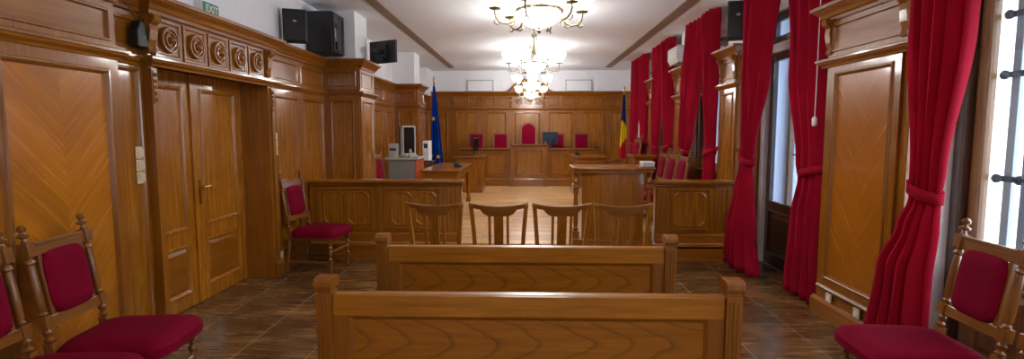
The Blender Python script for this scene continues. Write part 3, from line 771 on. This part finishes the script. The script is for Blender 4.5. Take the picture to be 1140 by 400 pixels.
# step in front of the rails: platform kerb
b = B(); b.box(-2.76, -.80, 6.46, 6.498, .001, .185); b.box(-.80, 1.55, 6.46, 6.498, .001, .185); b.box(1.55, 2.53, 6.44, 6.498, .001, .185)
b.prism([(6.44, .165), (6.499, .165), (6.499, .205), (6.45, .205), (6.44, .195)], 'x', -2.76, 2.53)
struct(b.out('trim_8', 'oak_x'))

# ------------------------------------------------------------------ lectern with a bowed front
t = thing('lectern', 'wide oak lectern with a bowed front and turned corner balusters', 'lectern', (1.045, 6.5, .2))
def bow(x, d=.11, w=.44): return -d*max(0, 1-(x/w)**2)**.75
n = 20; W = .375
b = B(); A = []; C = []
for k in range(n+1):
    x = -W+2*W*k/n; y = bow(x)
    A.append((x, y))
poly = A+[(W, .42), (-W, .42)]
b.prism(poly, 'z', .06, .90); b.out('body', 'oak', t, smooth=True)
b = B(); pl = [(x*1.3, y-.02) for x, y in A]+[(W*1.3, .44), (-W*1.3, .44)]; b.prism(pl, 'z', 0.001, .075); b.out('plinth', 'oak_x', t, .006)
b = B()
cap = [(x*1.33, bow(x)-.06) for x, y in A]+[(W*1.33, .46), (-W*1.33, .46)]
cap2 = [(x*1.28, bow(x)-.04) for x, y in A]+[(W*1.28, .44), (-W*1.28, .44)]
b.prism(cap2, 'z', .895, .93); b.prism(cap, 'z', .93, .965); b.out('top', 'oak_x', t, .01)
for s in (-1, 1):
    x = s*.445; y = .0
    b = B(); b.box(x-.04, x+.04, y-.04, y+.04, .0, .17); b.box(x-.04, x+.04, y-.04, y+.04, .72, .75); b.box(x-.055, x+.055, y-.05, y+.05, .70, .72)
    b.lathe([(.025, 0), (.036, .03), (.036, .06), (.022, .09), (.028, .15), (.032, .4), (.028, .7), (.022, .88), (.034, .92), (.034, .96), (.025, 1)], (x, y, .17), (x, y, .70), 16)
    b.lathe([(.02, 0), (.038, .2), (.03, .45), (.018, .6), (.03, .8), (.035, 1)], (x, y, .75), (x, y, .895), 16)
    b.out('baluster', 'oak', t, .003, True)
t = thing('document_box', 'small white and silver box on the right corner of the lectern', 'box', (1.465, 6.52, 1.166))
B().box(-.07, .07, -.1, .1, .001, .05).out('body', 'lightgrey', t, .006)
B().box(-.072, .072, -.102, .102, .05, .062).out('lid', 'white', t, .003)

# ------------------------------------------------------------------ judges' bench and seats
def bench_unit(name, label, x0, x1, y, zt, z0=.2, panels=1, dep=.55):
    t = thing(name, label, 'bench', (0, 0, 0)); P = PY(y)
    B().box(x0, x1, y, y+dep*.5, z0+.001, zt-.03).out('body', 'oak', t)
    b = B(); pr = [(-.03, zt-.05), (-.02, zt-.035), (-.05, zt-.03), (-.06, zt-.02), (-.06, zt), (dep, zt), (dep, zt-.03), (0, zt-.03)]
    b.prism([(y+a, z) for a, z in pr], 'x', x0-.02 if name == 'judges_bench' else x0, x1+.02 if name == 'judges_bench' else x1); b.out('top', 'oak_x', t)
    f = B()
    for j in range(panels):
        a = x0+.03+(x1-x0-.06)*j/panels; c = x0+.03+(x1-x0-.06)*(j+1)/panels
        f.ring((a, c, z0+.22, zt-.06), [(0, 0), (0, .014), (.07, .014), (.076, .024), (.09, .024), (.1, .004)], P)
        B().pbox(P, a+.096, c-.096, 0, .005, z0+.316, zt-.156).out('panel', 'panel', t)
    f.out('moulding', 'oak', t)
    b = B(); b.box(x0, x1, y-.025, y, z0+.001, z0+.18); b.prism([(y-.025, z0+.18), (y, z0+.18), (y, z0+.21)], 'x', x0, x1); b.out('plinth', 'oak_x', t)
    return t
YJ = 13.5
t = bench_unit('judges_bench', 'taller middle section of the judges bench below the arched crimson seat', -.40, .48, YJ-.1, 1.26, dep=.42)
for x in (-.38, .46):
    b = B(); b.box(x-.05, x+.05, YJ-.14, YJ-.1, .2, 1.19); b.box(x-.06, x+.06, YJ-.15, YJ-.1, .2, .38); b.lathe([(.03, 0), (.035, .3), (.015, .5), (.02, .8), (0, 1)], (x, YJ-.1, 1.262), (x, YJ-.1, 1.34), 12); b.out('post', 'oak', t)
bench_unit('judges_bench_wing', 'left wing of the judges bench with a long oak counter', -1.78, -.425, YJ, 1.155, panels=2)
bench_unit('judges_bench_wing', 'right wing of the judges bench with a long oak counter', .505, 1.84, YJ, 1.155, panels=2)
o = struct(B().box(-2.78, 1.9, YJ+.56, YB-.1, .2, .42).out('floor_dais', 'parquet'))
o = struct(B().box(1.72, 2.53, 10.72, 12.0, .2, .40).out('floor_riser', 'parquet'))

def judge_seat(label, x, w, zt, arch):
    t = thing('judge_chair', label, 'chair', (x, 14.22, .42), 0, 'crimson judge seats behind the bench')
    h = zt-.42
    n = 14; inner = []; outer = []
    def crown(u): return (arch*(1-abs(u)**1.6)+ (.02 if abs(u) < .75 else 0)) if arch else 0
    pts = [(-w/2, .5)]+[(w/2*(k/n*2-1), h+crown(k/n*2-1)) for k in range(n+1)]+[(w/2, .5)]
    b = B(); b.prism(pts, 'y', 0, .035); b.out('back_frame', 'chairwood', t, .006)
    s_ = (w-.11)/w
    pin = [(x_*s_, z-.055 if z > .5 else z+.04) for x_, z in pts]
    b = B(); b.prism(pin, 'y', -.022, -.0); b.out('back_pad', 'seat', t, .012)
    for sx in (-1, 1):
        B().box(sx*(w/2-.025)-.022, sx*(w/2-.025)+.022, .0, .035, .001, .5).out('leg', 'chairwood', t, .003)
        B().box(sx*(w/2-.025)-.022, sx*(w/2-.025)+.022, -.36, -.32, .001, .42).out('leg', 'chairwood', t, .003)
    B().box(-w/2, w/2, -.38, -.001, .38, .43).out('seat_frame', 'chairwood_x', t, .004)
    b = B(); b.pad(w-.04, .36, .06, Matrix.Translation((0, -.195, .43)), 8, 8); b.out('seat_pad', 'seat', t, smooth=True)
    return t
judge_seat('crimson seat back farthest left behind the judges bench, beside the upright monitor', -1.36, .44, 1.57, 0)
judge_seat('crimson seat back left of the arched one at the judges bench', -.71, .44, 1.57, 0)
judge_seat('tall arched crimson seat in the middle of the judges bench', .03, .47, 1.74, .1)
judge_seat('crimson seat back partly hidden by the blue black monitor', .80, .44, 1.57, 0)
judge_seat('crimson seat back farthest right behind the judges bench', 1.44, .44, 1.57, 0)

# ------------------------------------------------------------------ desks on the platform
def ped_desk(label, x0, x1, y0, y1, zt, z0=.2):
    t = thing('desk', label, 'desk', (0, 0, 0))
    b = B(); b.box(x0-.0, x1, y0, y1, zt-.035, zt); b.box(x0+.02, x1-.02, y0+.02, y1-.02, zt-.06, zt-.035); b.out('desk_top', 'oak_x', t, .008)
    f = B(); X0, X1, Y0_, Y1_ = x0+.06, x1-.06, y0+.06, y1-.06
    f.box(X0, X1, Y0_, Y1_, z0+.09, zt-.061); f.out('body', 'oak', t)
    b = B(); b.box(X0-.02, X1+.02, Y0_-.02, Y1_+.02, z0+.001, z0+.1); b.out('plinth', 'oak_x', t, .008)
    g = B(); PFs = [(0, 0), (0, .012), (.05, .012), (.056, .02), (.068, .02), (.076, .003)]
    g.ring((X0, X1, z0+.1, zt-.08), PFs, PY(Y0_)); g.ring((Y0_, Y1_, z0+.1, zt-.08), PFs, PX(X1)); g.ring((Y0_, Y1_, z0+.1, zt-.08), PFs, PX(X0, -1)); g.out('moulding', 'oak', t)
    return t
ped_desk('square oak desk carrying the upright monitor, before the left bench wing', -1.68, -.98, 11.95, 12.9, 1.04)
ped_desk('low oak desk behind the lectern, before the right bench wing', .98, 1.74, 11.5, 12.5, 1.06)
ped_desk('small oak desk by the far right curtains, in front of a crimson chair', 1.96, 2.4, 9.9, 10.55, 1.146)
# open table with legs
t = thing('table', 'oak table with a dark mouse on it, just beyond the left rail end', 'table', (0, 0, 0))
x0, x1, y0, y1, zt = -1.74, -1.09, 8.5, 10.55, .97
b = B(); b.box(x0, x1, y0, y1, zt-.03, zt); b.box(x0+.015, x1-.015, y0+.015, y1-.015, zt-.045, zt-.03); b.out('table_top', 'oak_y', t, .008)
b = B(); b.box(x0+.05, x1-.05, y0+.05, y0+.075, zt-.15, zt-.046); b.box(x0+.05, x1-.05, y1-.075, y1-.05, zt-.15, zt-.046); b.box(x0+.05, x0+.075, y0+.075, y1-.075, zt-.15, zt-.046); b.box(x1-.075, x1-.05, y0+.075, y1-.075, zt-.15, zt-.046); b.out('apron', 'oak_x', t)
for x in (x0+.08, x1-.08):
    for y in (y0+.08, y1-.08):
        b = B(); b.box(x-.04, x+.04, y-.04, y+.04, .201, .29); b.lathe([(.03, 0), (.038, .5), (.042, 1)], (x, y, .29), (x, y, zt-.15), 4); b.box(x-.036, x+.036, y-.036, y+.036, zt-.15, zt-.046); b.out('leg', 'oak', t, .004)
def mouse(name, label, cat, x, y, z, s=1.0):
    t = thing(name, label, cat, (x, y, z))
    b = B(); b.pad(.11*s, .2*s, .05*s, Matrix.Translation((0, 0, .001)), 8, 8, .2); b.out('body', 'black', t, smooth=True)
    b = B(); b.tube([(-.03*s, -.09*s, .055*s), (-.01*s, -.03*s, .075*s), (-.01*s, .04*s, .075*s), (-.03*s, .09*s, .055*s)], .017*s); b.out('handset', 'black', t, smooth=True)
mouse('telephone', 'black desk telephone on the oak table beyond the left rail', 'telephone', -1.22, 9.3, .971, 1.1)
mouse('telephone', 'black desk telephone on the low oak desk behind the lectern', 'telephone', 1.12, 11.9, 1.061, 1.1)

# monitors
def monitor(label, loc, rz, w, h, mat='black', screenmat='screen'):
    t = thing('monitor', label, 'monitor', loc, rz)
    B().box(-w/2, w/2, -.02, .02, .1, .1+h).out('shell', mat, t, .006)
    B().box(-w/2+.02, w/2-.02, -.024, -.0205, .12, .08+h).out('screen', screenmat, t)
    b = B(); b.box(-.12, .12, -.09, .09, .001, .015); b.box(-.03, .03, .021, .045, .015, .1+h*.5); b.out('stand', mat, t, .004)
    b = B(); b.box(-.1, .1, .02, .04, .1+h*.3, .1+h*.7); b.out('rear_housing', mat, t, .01)
    return t
monitor('black monitor seen edge-on on the square oak desk', (-1.20, 12.3, 1.041), R(80), .42, .3)
monitor('blue black monitor showing its back on the judges bench', (.60, 13.94, 1.156), PI+R(8), .40, .32, 'bluescreen')
t = thing('keyboard', 'black keyboard before the edge-on monitor on the square desk', 'keyboard', (-1.42, 12.05, 1.041))
B().box(-.2, .2, -.07, .07, .001, .02).out('case', 'black', t, .004)
b = B()
for i in range(12):
    for j in range(4): b.box(-.185+i*.031, -.160+i*.031, -.06+j*.03, -.036+j*.03, .02, .026)
b.out('keys', 'blackmetal', t)
t = thing('microphone', 'small black microphone at the right end of the judges bench', 'microphone', (1.78, 13.75, 1.156))
B().box(-.05, .05, -.05, .05, .001, .03).out('base', 'black', t, .006)
b = B(); b.tube([(0, 0, .03), (0, -.01, .08), (-.01, -.03, .12)], .007); b.lathe([(.008, 0), (.016, .3), (.016, .8), (0, 1)], (-.01, -.03, .12), (-.02, -.06, .15), 10); b.out('gooseneck', 'black', t)

# grey counter with its equipment
t = thing('counter', 'grey counter with an orange side, behind the left rail', 'counter', (0, 0, 0))
B().box(-2.38, -1.925, 9.02, 9.72, .201, 1.11).out('body', 'grey', t, .004)
B().box(-1.924, -1.905, 9.02, 9.72, .201, 1.11).out('side_panel', 'orange', t, .003)['label'] = 'orange side panel'
B().box(-2.44, -1.87, 8.99, 9.76, 1.111, 1.14).out('counter_top', 'lightgrey', t, .005)
t = thing('monitor', 'large grey framed monitor turned sideways on the grey counter', 'monitor', (-2.10, 9.35, 1.141), R(62))
B().box(-.16, .16, -.07, .07, .001, .03).out('base', 'lightgrey', t, .006)
b = B(); b.ring((-.17, .17, .04, .55), [(0, -.04), (0, .02), (.022, .02), (.026, .008)], PY(-.0)); b.out('bezel', 'lightgrey', t, .003)
B().box(-.15, .15, -.008, .036, .06, .53).out('screen', 'screen', t)
B().box(-.165, .165, .036, .075, .045, .545).out('rear_housing', 'black', t, .01)
t = thing('printer', 'light grey box shaped printer at the left end of the grey counter', 'printer', (-2.345, 9.3, 1.141))
B().box(-.07, .09, -.14, .14, .001, .24).out('body', 'lightgrey', t, .012)
B().box(-.05, .07, -.142, -.1405, .12, .16).out('paper_slot', 'black', t)
t = thing('telephone', 'grey telephone with curved handset on the grey counter', 'telephone', (-1.97, 9.12, 1.141), R(20))
b = B(); b.prism([(-.09, .001), (.09, .001), (.09, .06), (-.09, .025)], 'x', -.07, .07); b.out('base', 'lightgrey', t, .006)
b = B(); b.tube([(-.05, -.07, .08), (-.05, -.03, .13), (-.05, .03, .14), (-.05, .08, .1)], .016); b.out('handset', 'lightgrey', t, smooth=True)
t = thing('side_table', 'dark side table under the white computer case by the blue flag', 'table', (-1.98, 10.3, .2))
B().box(-.16, .16, -.2, .2, .80, .83).out('table_top', 'darkwood', t, .004)
for sx in (-1, 1):
    for sy in (-1, 1): B().box(sx*.13-.02, sx*.13+.02, sy*.17-.02, sy*.17+.02, .001, .80).out('leg', 'darkwood', t)
t = thing('computer_case', 'white upright computer case beside the blue flag', 'computer', (-1.95, 10.3, 1.031))
B().box(-.06, .06, -.16, .16, .001, .38).out('case', 'white', t, .008)
b = B(); b.box(-.035, .035, -.164, -.1605, .24, .33); b.out('drive_bay', 'black', t)

# wooden armchairs with a bow back
def armchair(label, loc, rz):
    t = thing('wooden_armchair', label, 'chair', loc, rz, 'bow-back wooden armchairs')
    B().box(-.22, .22, -.2, .22, .43, .46).out('seat', 'chairwood', t, .01)
    for sx in (-1, 1):
        b = B(); b.lathe([(.014, 0), (.02, 1)], (sx*.2, .2, 0), (sx*.19, .19, .43), 8); b.out('leg', 'chairwood', t)
        b = B(); b.lathe([(.014, 0), (.02, 1)], (sx*.2, -.22, 0), (sx*.18, -.18, .43), 8); b.out('leg', 'chairwood', t)
        b = B(); b.lathe([(.014, 0), (.018, .5), (.014, 1)], (sx*.2, .14, .46), (sx*.25, .16, .66), 8); b.out('arm_support', 'chairwood', t)
    pts = [(.27*math.cos(a), .16-.38*max(0, math.sin(a))**.8 if math.sin(a) > 0 else .16, .68+.06*max(0, math.sin(a))) for a in [PI*k/16 for k in range(17)]]
    b = B(); b.tube([(.27, .24, .67)]+pts+[(-.27, .24, .67)], .021); b.out('bow_rail', 'chairwood_x', t, smooth=True)
    for k in range(-2, 3):
        b = B(); b.lathe([(.009, 0), (.009, 1)], (k*.07, -.17, .46), (k*.085, -.2+abs(k)*.018, .72), 6); b.out('spindle', 'chairwood', t)
    return t
a0 = armchair('bow-back wooden armchair by the blue flag at the left', (-2.0, 11.0, .2), R(-60))
dup(a0, (2.0, 12.6, .2), R(60), 'bow-back wooden armchair beneath the blue yellow red flag')

# ------------------------------------------------------------------ flags
def flag(name, label, loc, zt, cloth, stars):
    t = thing(name, label, 'flag', loc)
    b = B(); b.lathe([(.19, 0), (.19, .025), (.06, .05), (.03, .12), (.018, .13)], (0, 0, .001), (0, 0, 1.001), 20, True); b.out('base', 'darkwood', t, smooth=True)
    b = B(); b.tube([(0, 0, .12), (0, 0, zt-.0)], .014); b.out('pole', 'chairwood', t)
    b = B(); b.lathe([(.014, 0), (.024, .02), (.012, .04), (.03, .1), (.012, .17), (0, .2)], (0, 0, zt), (0, 0, zt+1), 12, True); b.out('finial', 'brass', t, smooth=True)
    b = B(); nz, nu = 34, 36; rows = []; z1 = zt-.04
    wfun = lambda q: .045+cloth['w']*q**.85
    for j in range(nz+1):
        q = j/nz; z = z1-(z1-cloth['bot'])*q; w = wfun(q); row = []
        for i in range(nu+1):
            u = i/nu; th = u*6*PI
            row.append(b.v((cloth['dir']*(u-.35)*w+.012*math.cos(th)*q, -.03-.05*q*math.sin(th)-.02, z-.14*abs(u-.3)*q)))
        rows.append(row)
    fs = []
    for j, (A_, C_) in enumerate(zip(rows, rows[1:])):
        for i in range(nu):
            f = b.face([A_[i], A_[i+1], C_[i+1], C_[i]]); fs.append((f, cloth['mat']((j+.5)/nz, (i+.5)/nu)))
    mats = cloth['mats']; 
    for f, k in fs: f.material_index = k
    o = b.out('flag_cloth', mats[0], t, smooth=True)
    for m in mats[1:]: o.data.materials.append(M[m])
    md = o.modifiers.new('thickness', 'SOLIDIFY'); md.thickness = .003
    for (dx, z) in stars:
        b = B(); P5 = []
        for k in range(10):
            a = PI/2+k*PI/5; r = .058 if k % 2 == 0 else .024; P5.append((dx+r*math.cos(a), z+r*math.sin(a)))
        b.prism(P5, 'y', -.118, -.112); b.out('star', 'flagyellow', o)
    return t
flag('european_flag', 'blue flag with yellow stars hanging from a pole by the left pilaster', (-2.17, 12.4, .2), 2.48, dict(bot=.62, dir=1, w=.27, mats=['flagblue'], mat=lambda q, u: 0), [(.0, 1.68), (-.07, .82), (.1, .8)])
flag('tricolour_flag', 'blue, yellow and red flag hanging before the back wall at the right', (2.42, 13.45, .2), 2.33, dict(bot=.72, dir=-1, w=.16, mats=['flagnavy', 'flagyellow', 'flagred'],
     mat=lambda q, u: (0 if q < .42-.10*(u-.5) else (1 if q < .74+.14*(u-.5) else 2))), [])

# ------------------------------------------------------------------ chandeliers
def chandelier(label, loc, rz, zc):
    t = thing('chandelier', label, 'chandelier', loc, rz, 'brass chandeliers down the middle of the ceiling')
    # origin at bowl level; zc = ceiling height above it
    b = B(); b.lathe([(.0, -.07), (.03, -.065), (.05, -.03), (.075, -.008), (.075, -.001)], (0, 0, zc), (0, 0, zc+1), 20, True); b.out('canopy', 'bronze', t, smooth=True)
    b = B(); b.tube([(0, 0, -.02), (0, 0, zc-.05)], .009); b.lathe([(.01, 0), (.035, .02), (.04, .05), (.02, .08), (.01, .1)], (0, 0, .3), (0, 0, 1.3), 16, True)
    b.lathe([(.01, 0), (.03, .03), (.02, .07), (.012, .12)], (0, 0, .06), (0, 0, 1.06), 16, True); b.out('rod', 'bronze', t, smooth=True)
    b = B()
    for k in range(3):
        a = 2*PI*k/3+.4; b.tube([(.03*math.cos(a), .03*math.sin(a), .33), (.07*math.cos(a), .07*math.sin(a), .18), (.17*math.cos(a), .17*math.sin(a), -.03)], .005)
    b.out('stay', 'bronze', t, smooth=True)
    b = B(); b.lathe([(.165, -.05), (.185, -.045), (.19, -.03), (.185, -.02), (.165, -.02), (.155, -.03), (.165, -.05)], (0, 0, 0), (0, 0, 1), 28, True); b.out('ring', 'bronze', t, smooth=True)
    b = B(); b.lathe([(.0, -.165), (.06, -.158), (.11, -.135), (.15, -.09), (.166, -.048), (.158, -.048), (.1, -.12), (0, -.15)], (0, 0, 0), (0, 0, 1), 28, True); b.out('centre_bowl', 'bowl', t, smooth=True)
    b = B(); b.lathe([(0, -.21), (.012, -.2), (.018, -.185), (.01, -.17), (.02, -.163)], (0, 0, 0), (0, 0, 1), 12, True); b.out('bottom_finial', 'bronze', t, smooth=True)
    for k in range(6):
        a = 2*PI*k/6; q = lambda r, z: (r*math.cos(a), r*math.sin(a), z)
        ar = B(); cur = [(.18, -.035), (.185, -.08), (.215, -.125), (.26, -.14), (.305, -.13), (.335, -.1), (.345, -.06), (.342, -.035)]
        ar.tube([q(r, z) for r, z in cur], .0085)
        ar.tube([q(r, z) for r, z in [(.255, -.14), (.225, -.155), (.195, -.145), (.19, -.12), (.205, -.108)]], .006)
        ar.tube([q(r, z) for r, z in [(.3, -.13), (.325, -.15), (.35, -.14), (.35, -.12)]], .005)
        ar.lathe([(.012, 0), (.045, .006), (.05, .014), (.03, .022), (.03, .04)], q(.342, -.04), q(.342, .96), 14, True)
        ao = ar.out('arm', 'bronze', t, smooth=True)
        s_ = B(); s_.lathe([(.028, 0), (.055, .015), (.078, .045), (.088, .08), (.096, .11), (.091, .11), (.083, .08), (.07, .045), (.03, .01), (0, .008)], q(.342, -.008), q(.342, .992), 20, True)
        s_.out('lamp_shade', 'bowl', t, smooth=True)
    return t
ch = chandelier('nearest chandelier, only its bowls and scrolled arms showing at the top edge', (.09, 4.2, 2.56), R(12), H_CEIL-2.56)
for k, (y, lab) in enumerate(((7.4, 'second chandelier, hanging whole in the middle of the ceiling'), (10.5, 'third chandelier, larger of the two overlapping far ones'), (13.1, 'farthest chandelier, smallest, before the back wall crest'))):
    dup(ch, (.09, y, 2.56), R((0, 28, 31)[k]), lab)

# ------------------------------------------------------------------ things on the walls
def speaker(label, loc, rz, w, d, h):
    t = thing('loudspeaker', label, 'speaker', loc, rz, 'black wall loudspeakers')
    B().box(-w/2, w/2, 0, d, 0, h).out('cabinet', 'black', t, .01)
    b = B(); b.box(-w/2+.012, w/2-.012, -.012, -.0005, .012, h-.012); b.out('grille', 'blackmetal', t, .005)
    B().box(-.02, .02, -.014, -.0125, h*.60, h*.66).out('badge', 'lightgrey', t)
    return t
speaker('black loudspeaker on the left wall just in front of the equipment cabinet', (-2.66, 6.12, 2.62), R(20), .26, .14, .37)
sp_ = speaker('black loudspeaker above the oak pier at the right, beside a curtain', (2.45, 6.38, 2.672), R(-20), .24, .15, .44)
B().box(.0, .12, .151, .235, .17, .27).out('wall_bracket', 'blackmetal', sp_, .004)
t = thing('equipment_cabinet', 'black wall cabinet with a glass door, above the left panelling', 'cabinet', (0, 0, 0))
B().box(-2.845, -2.50, 6.86, 7.26, 2.605, 3.13).out('body', 'blackmetal', t, .006)
b = B(); b.ring((6.87, 7.25, 2.615, 3.12), [(0, .0), (0, .02), (.04, .02), (.045, .012)], PX(-2.50)); b.out('door_frame', 'blackmetal', t)
B().box(-2.4995, -2.49, 6.91, 7.21, 2.655, 3.08).out('glass_door', 'smoke', t)
B().box(-2.479, -2.468, 6.885, 6.9, 2.8, 2.92).out('door_handle', 'lightgrey', t, .003)
b = B(); b.box(-2.76, -2.6, 6.856, 6.8595, 2.82, 2.97)
for k in range(6): b.box(-2.75, -2.61, 6.852, 6.8565, 2.83+k*.022, 2.84+k*.022)
b.out('side_vent', 'black', t)
t = thing('television', 'small black television on a bracket, tilted out from the first left pilaster', 'television', (-2.10, 7.8, 2.745), R(-28))
B().box(-.25, .25, -.02, .02, -.16, .16).out('shell', 'black', t, .006)
B().box(-.235, .235, .0202, .023, -.145, .145).out('screen', 'screen', t)
b = B(); b.box(-.1, .1, -.04, -.0202, -.1, .1); b.box(-.05, .05, -.06, -.04, -.14, -.06); b.out('mount', 'blackmetal', t, .004)
b = B(); b.box(-.02, .02, -.24, -.04, -.03, .03); b.out('bracket', 'blackmetal', t, .004)

t = thing('air_conditioner', 'white air conditioner above the third oak pier at the right', 'air conditioner', (0, 0, 0))
b = B(); b.prism([(2.615, 2.70), (2.44, 2.72), (2.40, 2.78), (2.40, 2.96), (2.43, 2.985), (2.615, 2.985)], 'y', 8.78, 9.3); b.out('housing', 'white', t, .008)
b = B(); 
for k in range(3): b.box(2.397, 2.4035, 8.8, 9.28, 2.80+k*.05, 2.805+k*.05)
b.out('grille', 'lightgrey', t)
B().box(2.425, 2.46, 8.8, 9.28, 2.7, 2.712).out('louvre', 'lightgrey', t)

# EXIT sign
t = thing('exit_sign', 'green EXIT sign high on the white left wall above the double door', 'sign', (-2.825, 4.68, 2.66))
B().box(-.02, .05, -.12, .12, -.055, .055).out('box', 'white', t, .004)
B().box(.0505, .054, -.115, .115, -.05, .05).out('face', 'green', t)
cu = bpy.data.curves.new('exit_letters', 'FONT'); cu.body = 'EXIT'; cu.size = .085; cu.align_x = 'CENTER'; cu.align_y = 'CENTER'; cu.extrude = .001; cu.offset = .0015
tmp = bpy.data.objects.new('tmp', cu); COL.objects.link(tmp); bpy.context.view_layer.update()
me = bpy.data.meshes.new_from_object(tmp.evaluated_get(bpy.context.evaluated_depsgraph_get())); bpy.data.objects.remove(tmp)
lo = bpy.data.objects.new('lettering', me); COL.objects.link(lo); me.materials.clear(); me.materials.append(M['white'])
lo.parent = t; lo.location = (.0555, .012, 0); lo.rotation_euler = (R(90), 0, R(90)); lo.scale = (1.05, 1, 1)

# black device with cables on the frieze
t = thing('electronic_device', 'black wedge shaped device with cables on the frieze left of the rosettes', 'device', (-2.79, 3.76, 2.16))
b = B(); b.prism([(-.055, .03), (.05, .03), (.055, .1), (.03, .2), (-.02, .22), (-.055, .15)], 'x', .0, .07); b.out('body', 'black', t, .012)
b = B(); b.tube([(.04, -.02, .22), (.03, -.06, .27), (.02, -.1, .33), (.02, -.1, .39)], .004); b.tube([(.05, .05, .15), (.06, .08, .12), (.06, .085, 0), (.06, .09, -.02)], .006)
b.tube([(.04, .02, .2), (.05, .07, .27), (.05, .085, .39)], .006); b.out('cable', 'cable', t, smooth=True)
B().box(.0705, .072, .0, .014, .1, .115).out('indicator', 'green', t)

def plates(name, label, cat, Pf, u, z, n, w=.075, m='cream', socket=False):
    t = thing(name, label, cat)
    for k in range(n):
        zz = z+k*(w+.006); b = B(); b.pbox(Pf, u-w/2, u+w/2, 0.0005, .012, zz, zz+w); b.out('plate', m, t, .003)
        b = B()
        if socket: b.lathe([(w*.3, 0), (w*.3, .002), (0, .002)], Pf(u, .012, zz+w/2), Pf(u, 1.012, zz+w/2), 16, True)
        else: b.pbox(Pf, u-w*.33, u+w*.33, .012, .017, zz+w*.17, zz+w*.83)
        b.out('socket' if socket else 'rocker', 'white' if socket else m, t)
plates('light_switch', 'three stacked cream light switches left of the double door', 'switch', PX(-2.81), 3.76, 1.22, 3, .085)
plates('light_switch', 'three stacked cream light switches right of the double door', 'switch', PX(-2.785), 5.79, 1.33, 3, .08)
plates('wall_socket', 'cream socket low on the wall behind the lone chair', 'socket', PX(-2.785), 5.82, .16, 1, .085, socket=True)
plates('wall_socket', 'cream socket low on the near right pier, farther one of two', 'socket', PX(2.54, -1), 4.42, .165, 1, .075, socket=True)
plates('wall_socket', 'cream socket low on the near right pier, closer one of two', 'socket', PX(2.54, -1), 4.04, .165, 1, .075, socket=True)
t = thing('blind_cord', 'white cord with a pull weight hanging beside the near oak pier', 'cord')
b = B(); b.tube([(2.5, 4.715, 3.22), (2.5, 4.715, 1.72)], .004); b.out('string', 'white', t)
b = B(); b.lathe([(.01, 0), (.02, .01), (.022, .07), (.012, .085)], (2.5, 4.715, 1.64), (2.5, 4.715, 2.64), 12, True); b.out('weight', 'white', t, smooth=True)

# ------------------------------------------------------------------ light, sky, camera
w = bpy.data.worlds.new('sky'); S.world = w; w.use_nodes = True; nt = w.node_tree; nt.nodes.clear()
bg = nt.nodes.new('ShaderNodeBackground'); ou = nt.nodes.new('ShaderNodeOutputWorld'); nt.links.new(bg.outputs[0], ou.inputs[0])
bg.inputs[0].default_value = (.86, .93, 1, 1); bg.inputs[1].default_value = 6.0

la = bpy.data.lights.new('rear_fill_light', 'AREA'); la.shape = 'DISK'; la.size = .9; la.energy = 90; la.color = (1, .95, .88)  # unseen fill light added behind the camera to brighten the pew backs
lo = bpy.data.objects.new('rear_fill_light', la); COL.objects.link(lo); lo.location = (.09, -2.0, 3.1)
cam = bpy.data.cameras.new('camera'); co = bpy.data.objects.new('camera', cam); COL.objects.link(co); S.camera = co
F = 590; cam.sensor_width = 36; cam.lens = F/1140*36; cam.clip_start = .05; cam.clip_end = 100
p = math.atan(54/F); yw = math.atan(17/math.hypot(F, 54))
co.location = (0, 0, 1.6); co.rotation_euler = (PI/2-p, 0, yw)
S.view_settings.view_transform = 'Standard'; S.view_settings.look = 'None'; S.view_settings.gamma = 1; S.view_settings.use_curve_mapping = False
S.view_settings.exposure = 0.32
S.cycles.max_bounces = 10; S.cycles.diffuse_bounces = 6; S.cycles.transparent_max_bounces = 12; S.cycles.use_denoising = True
S.cycles.sample_clamp_indirect = 8.0
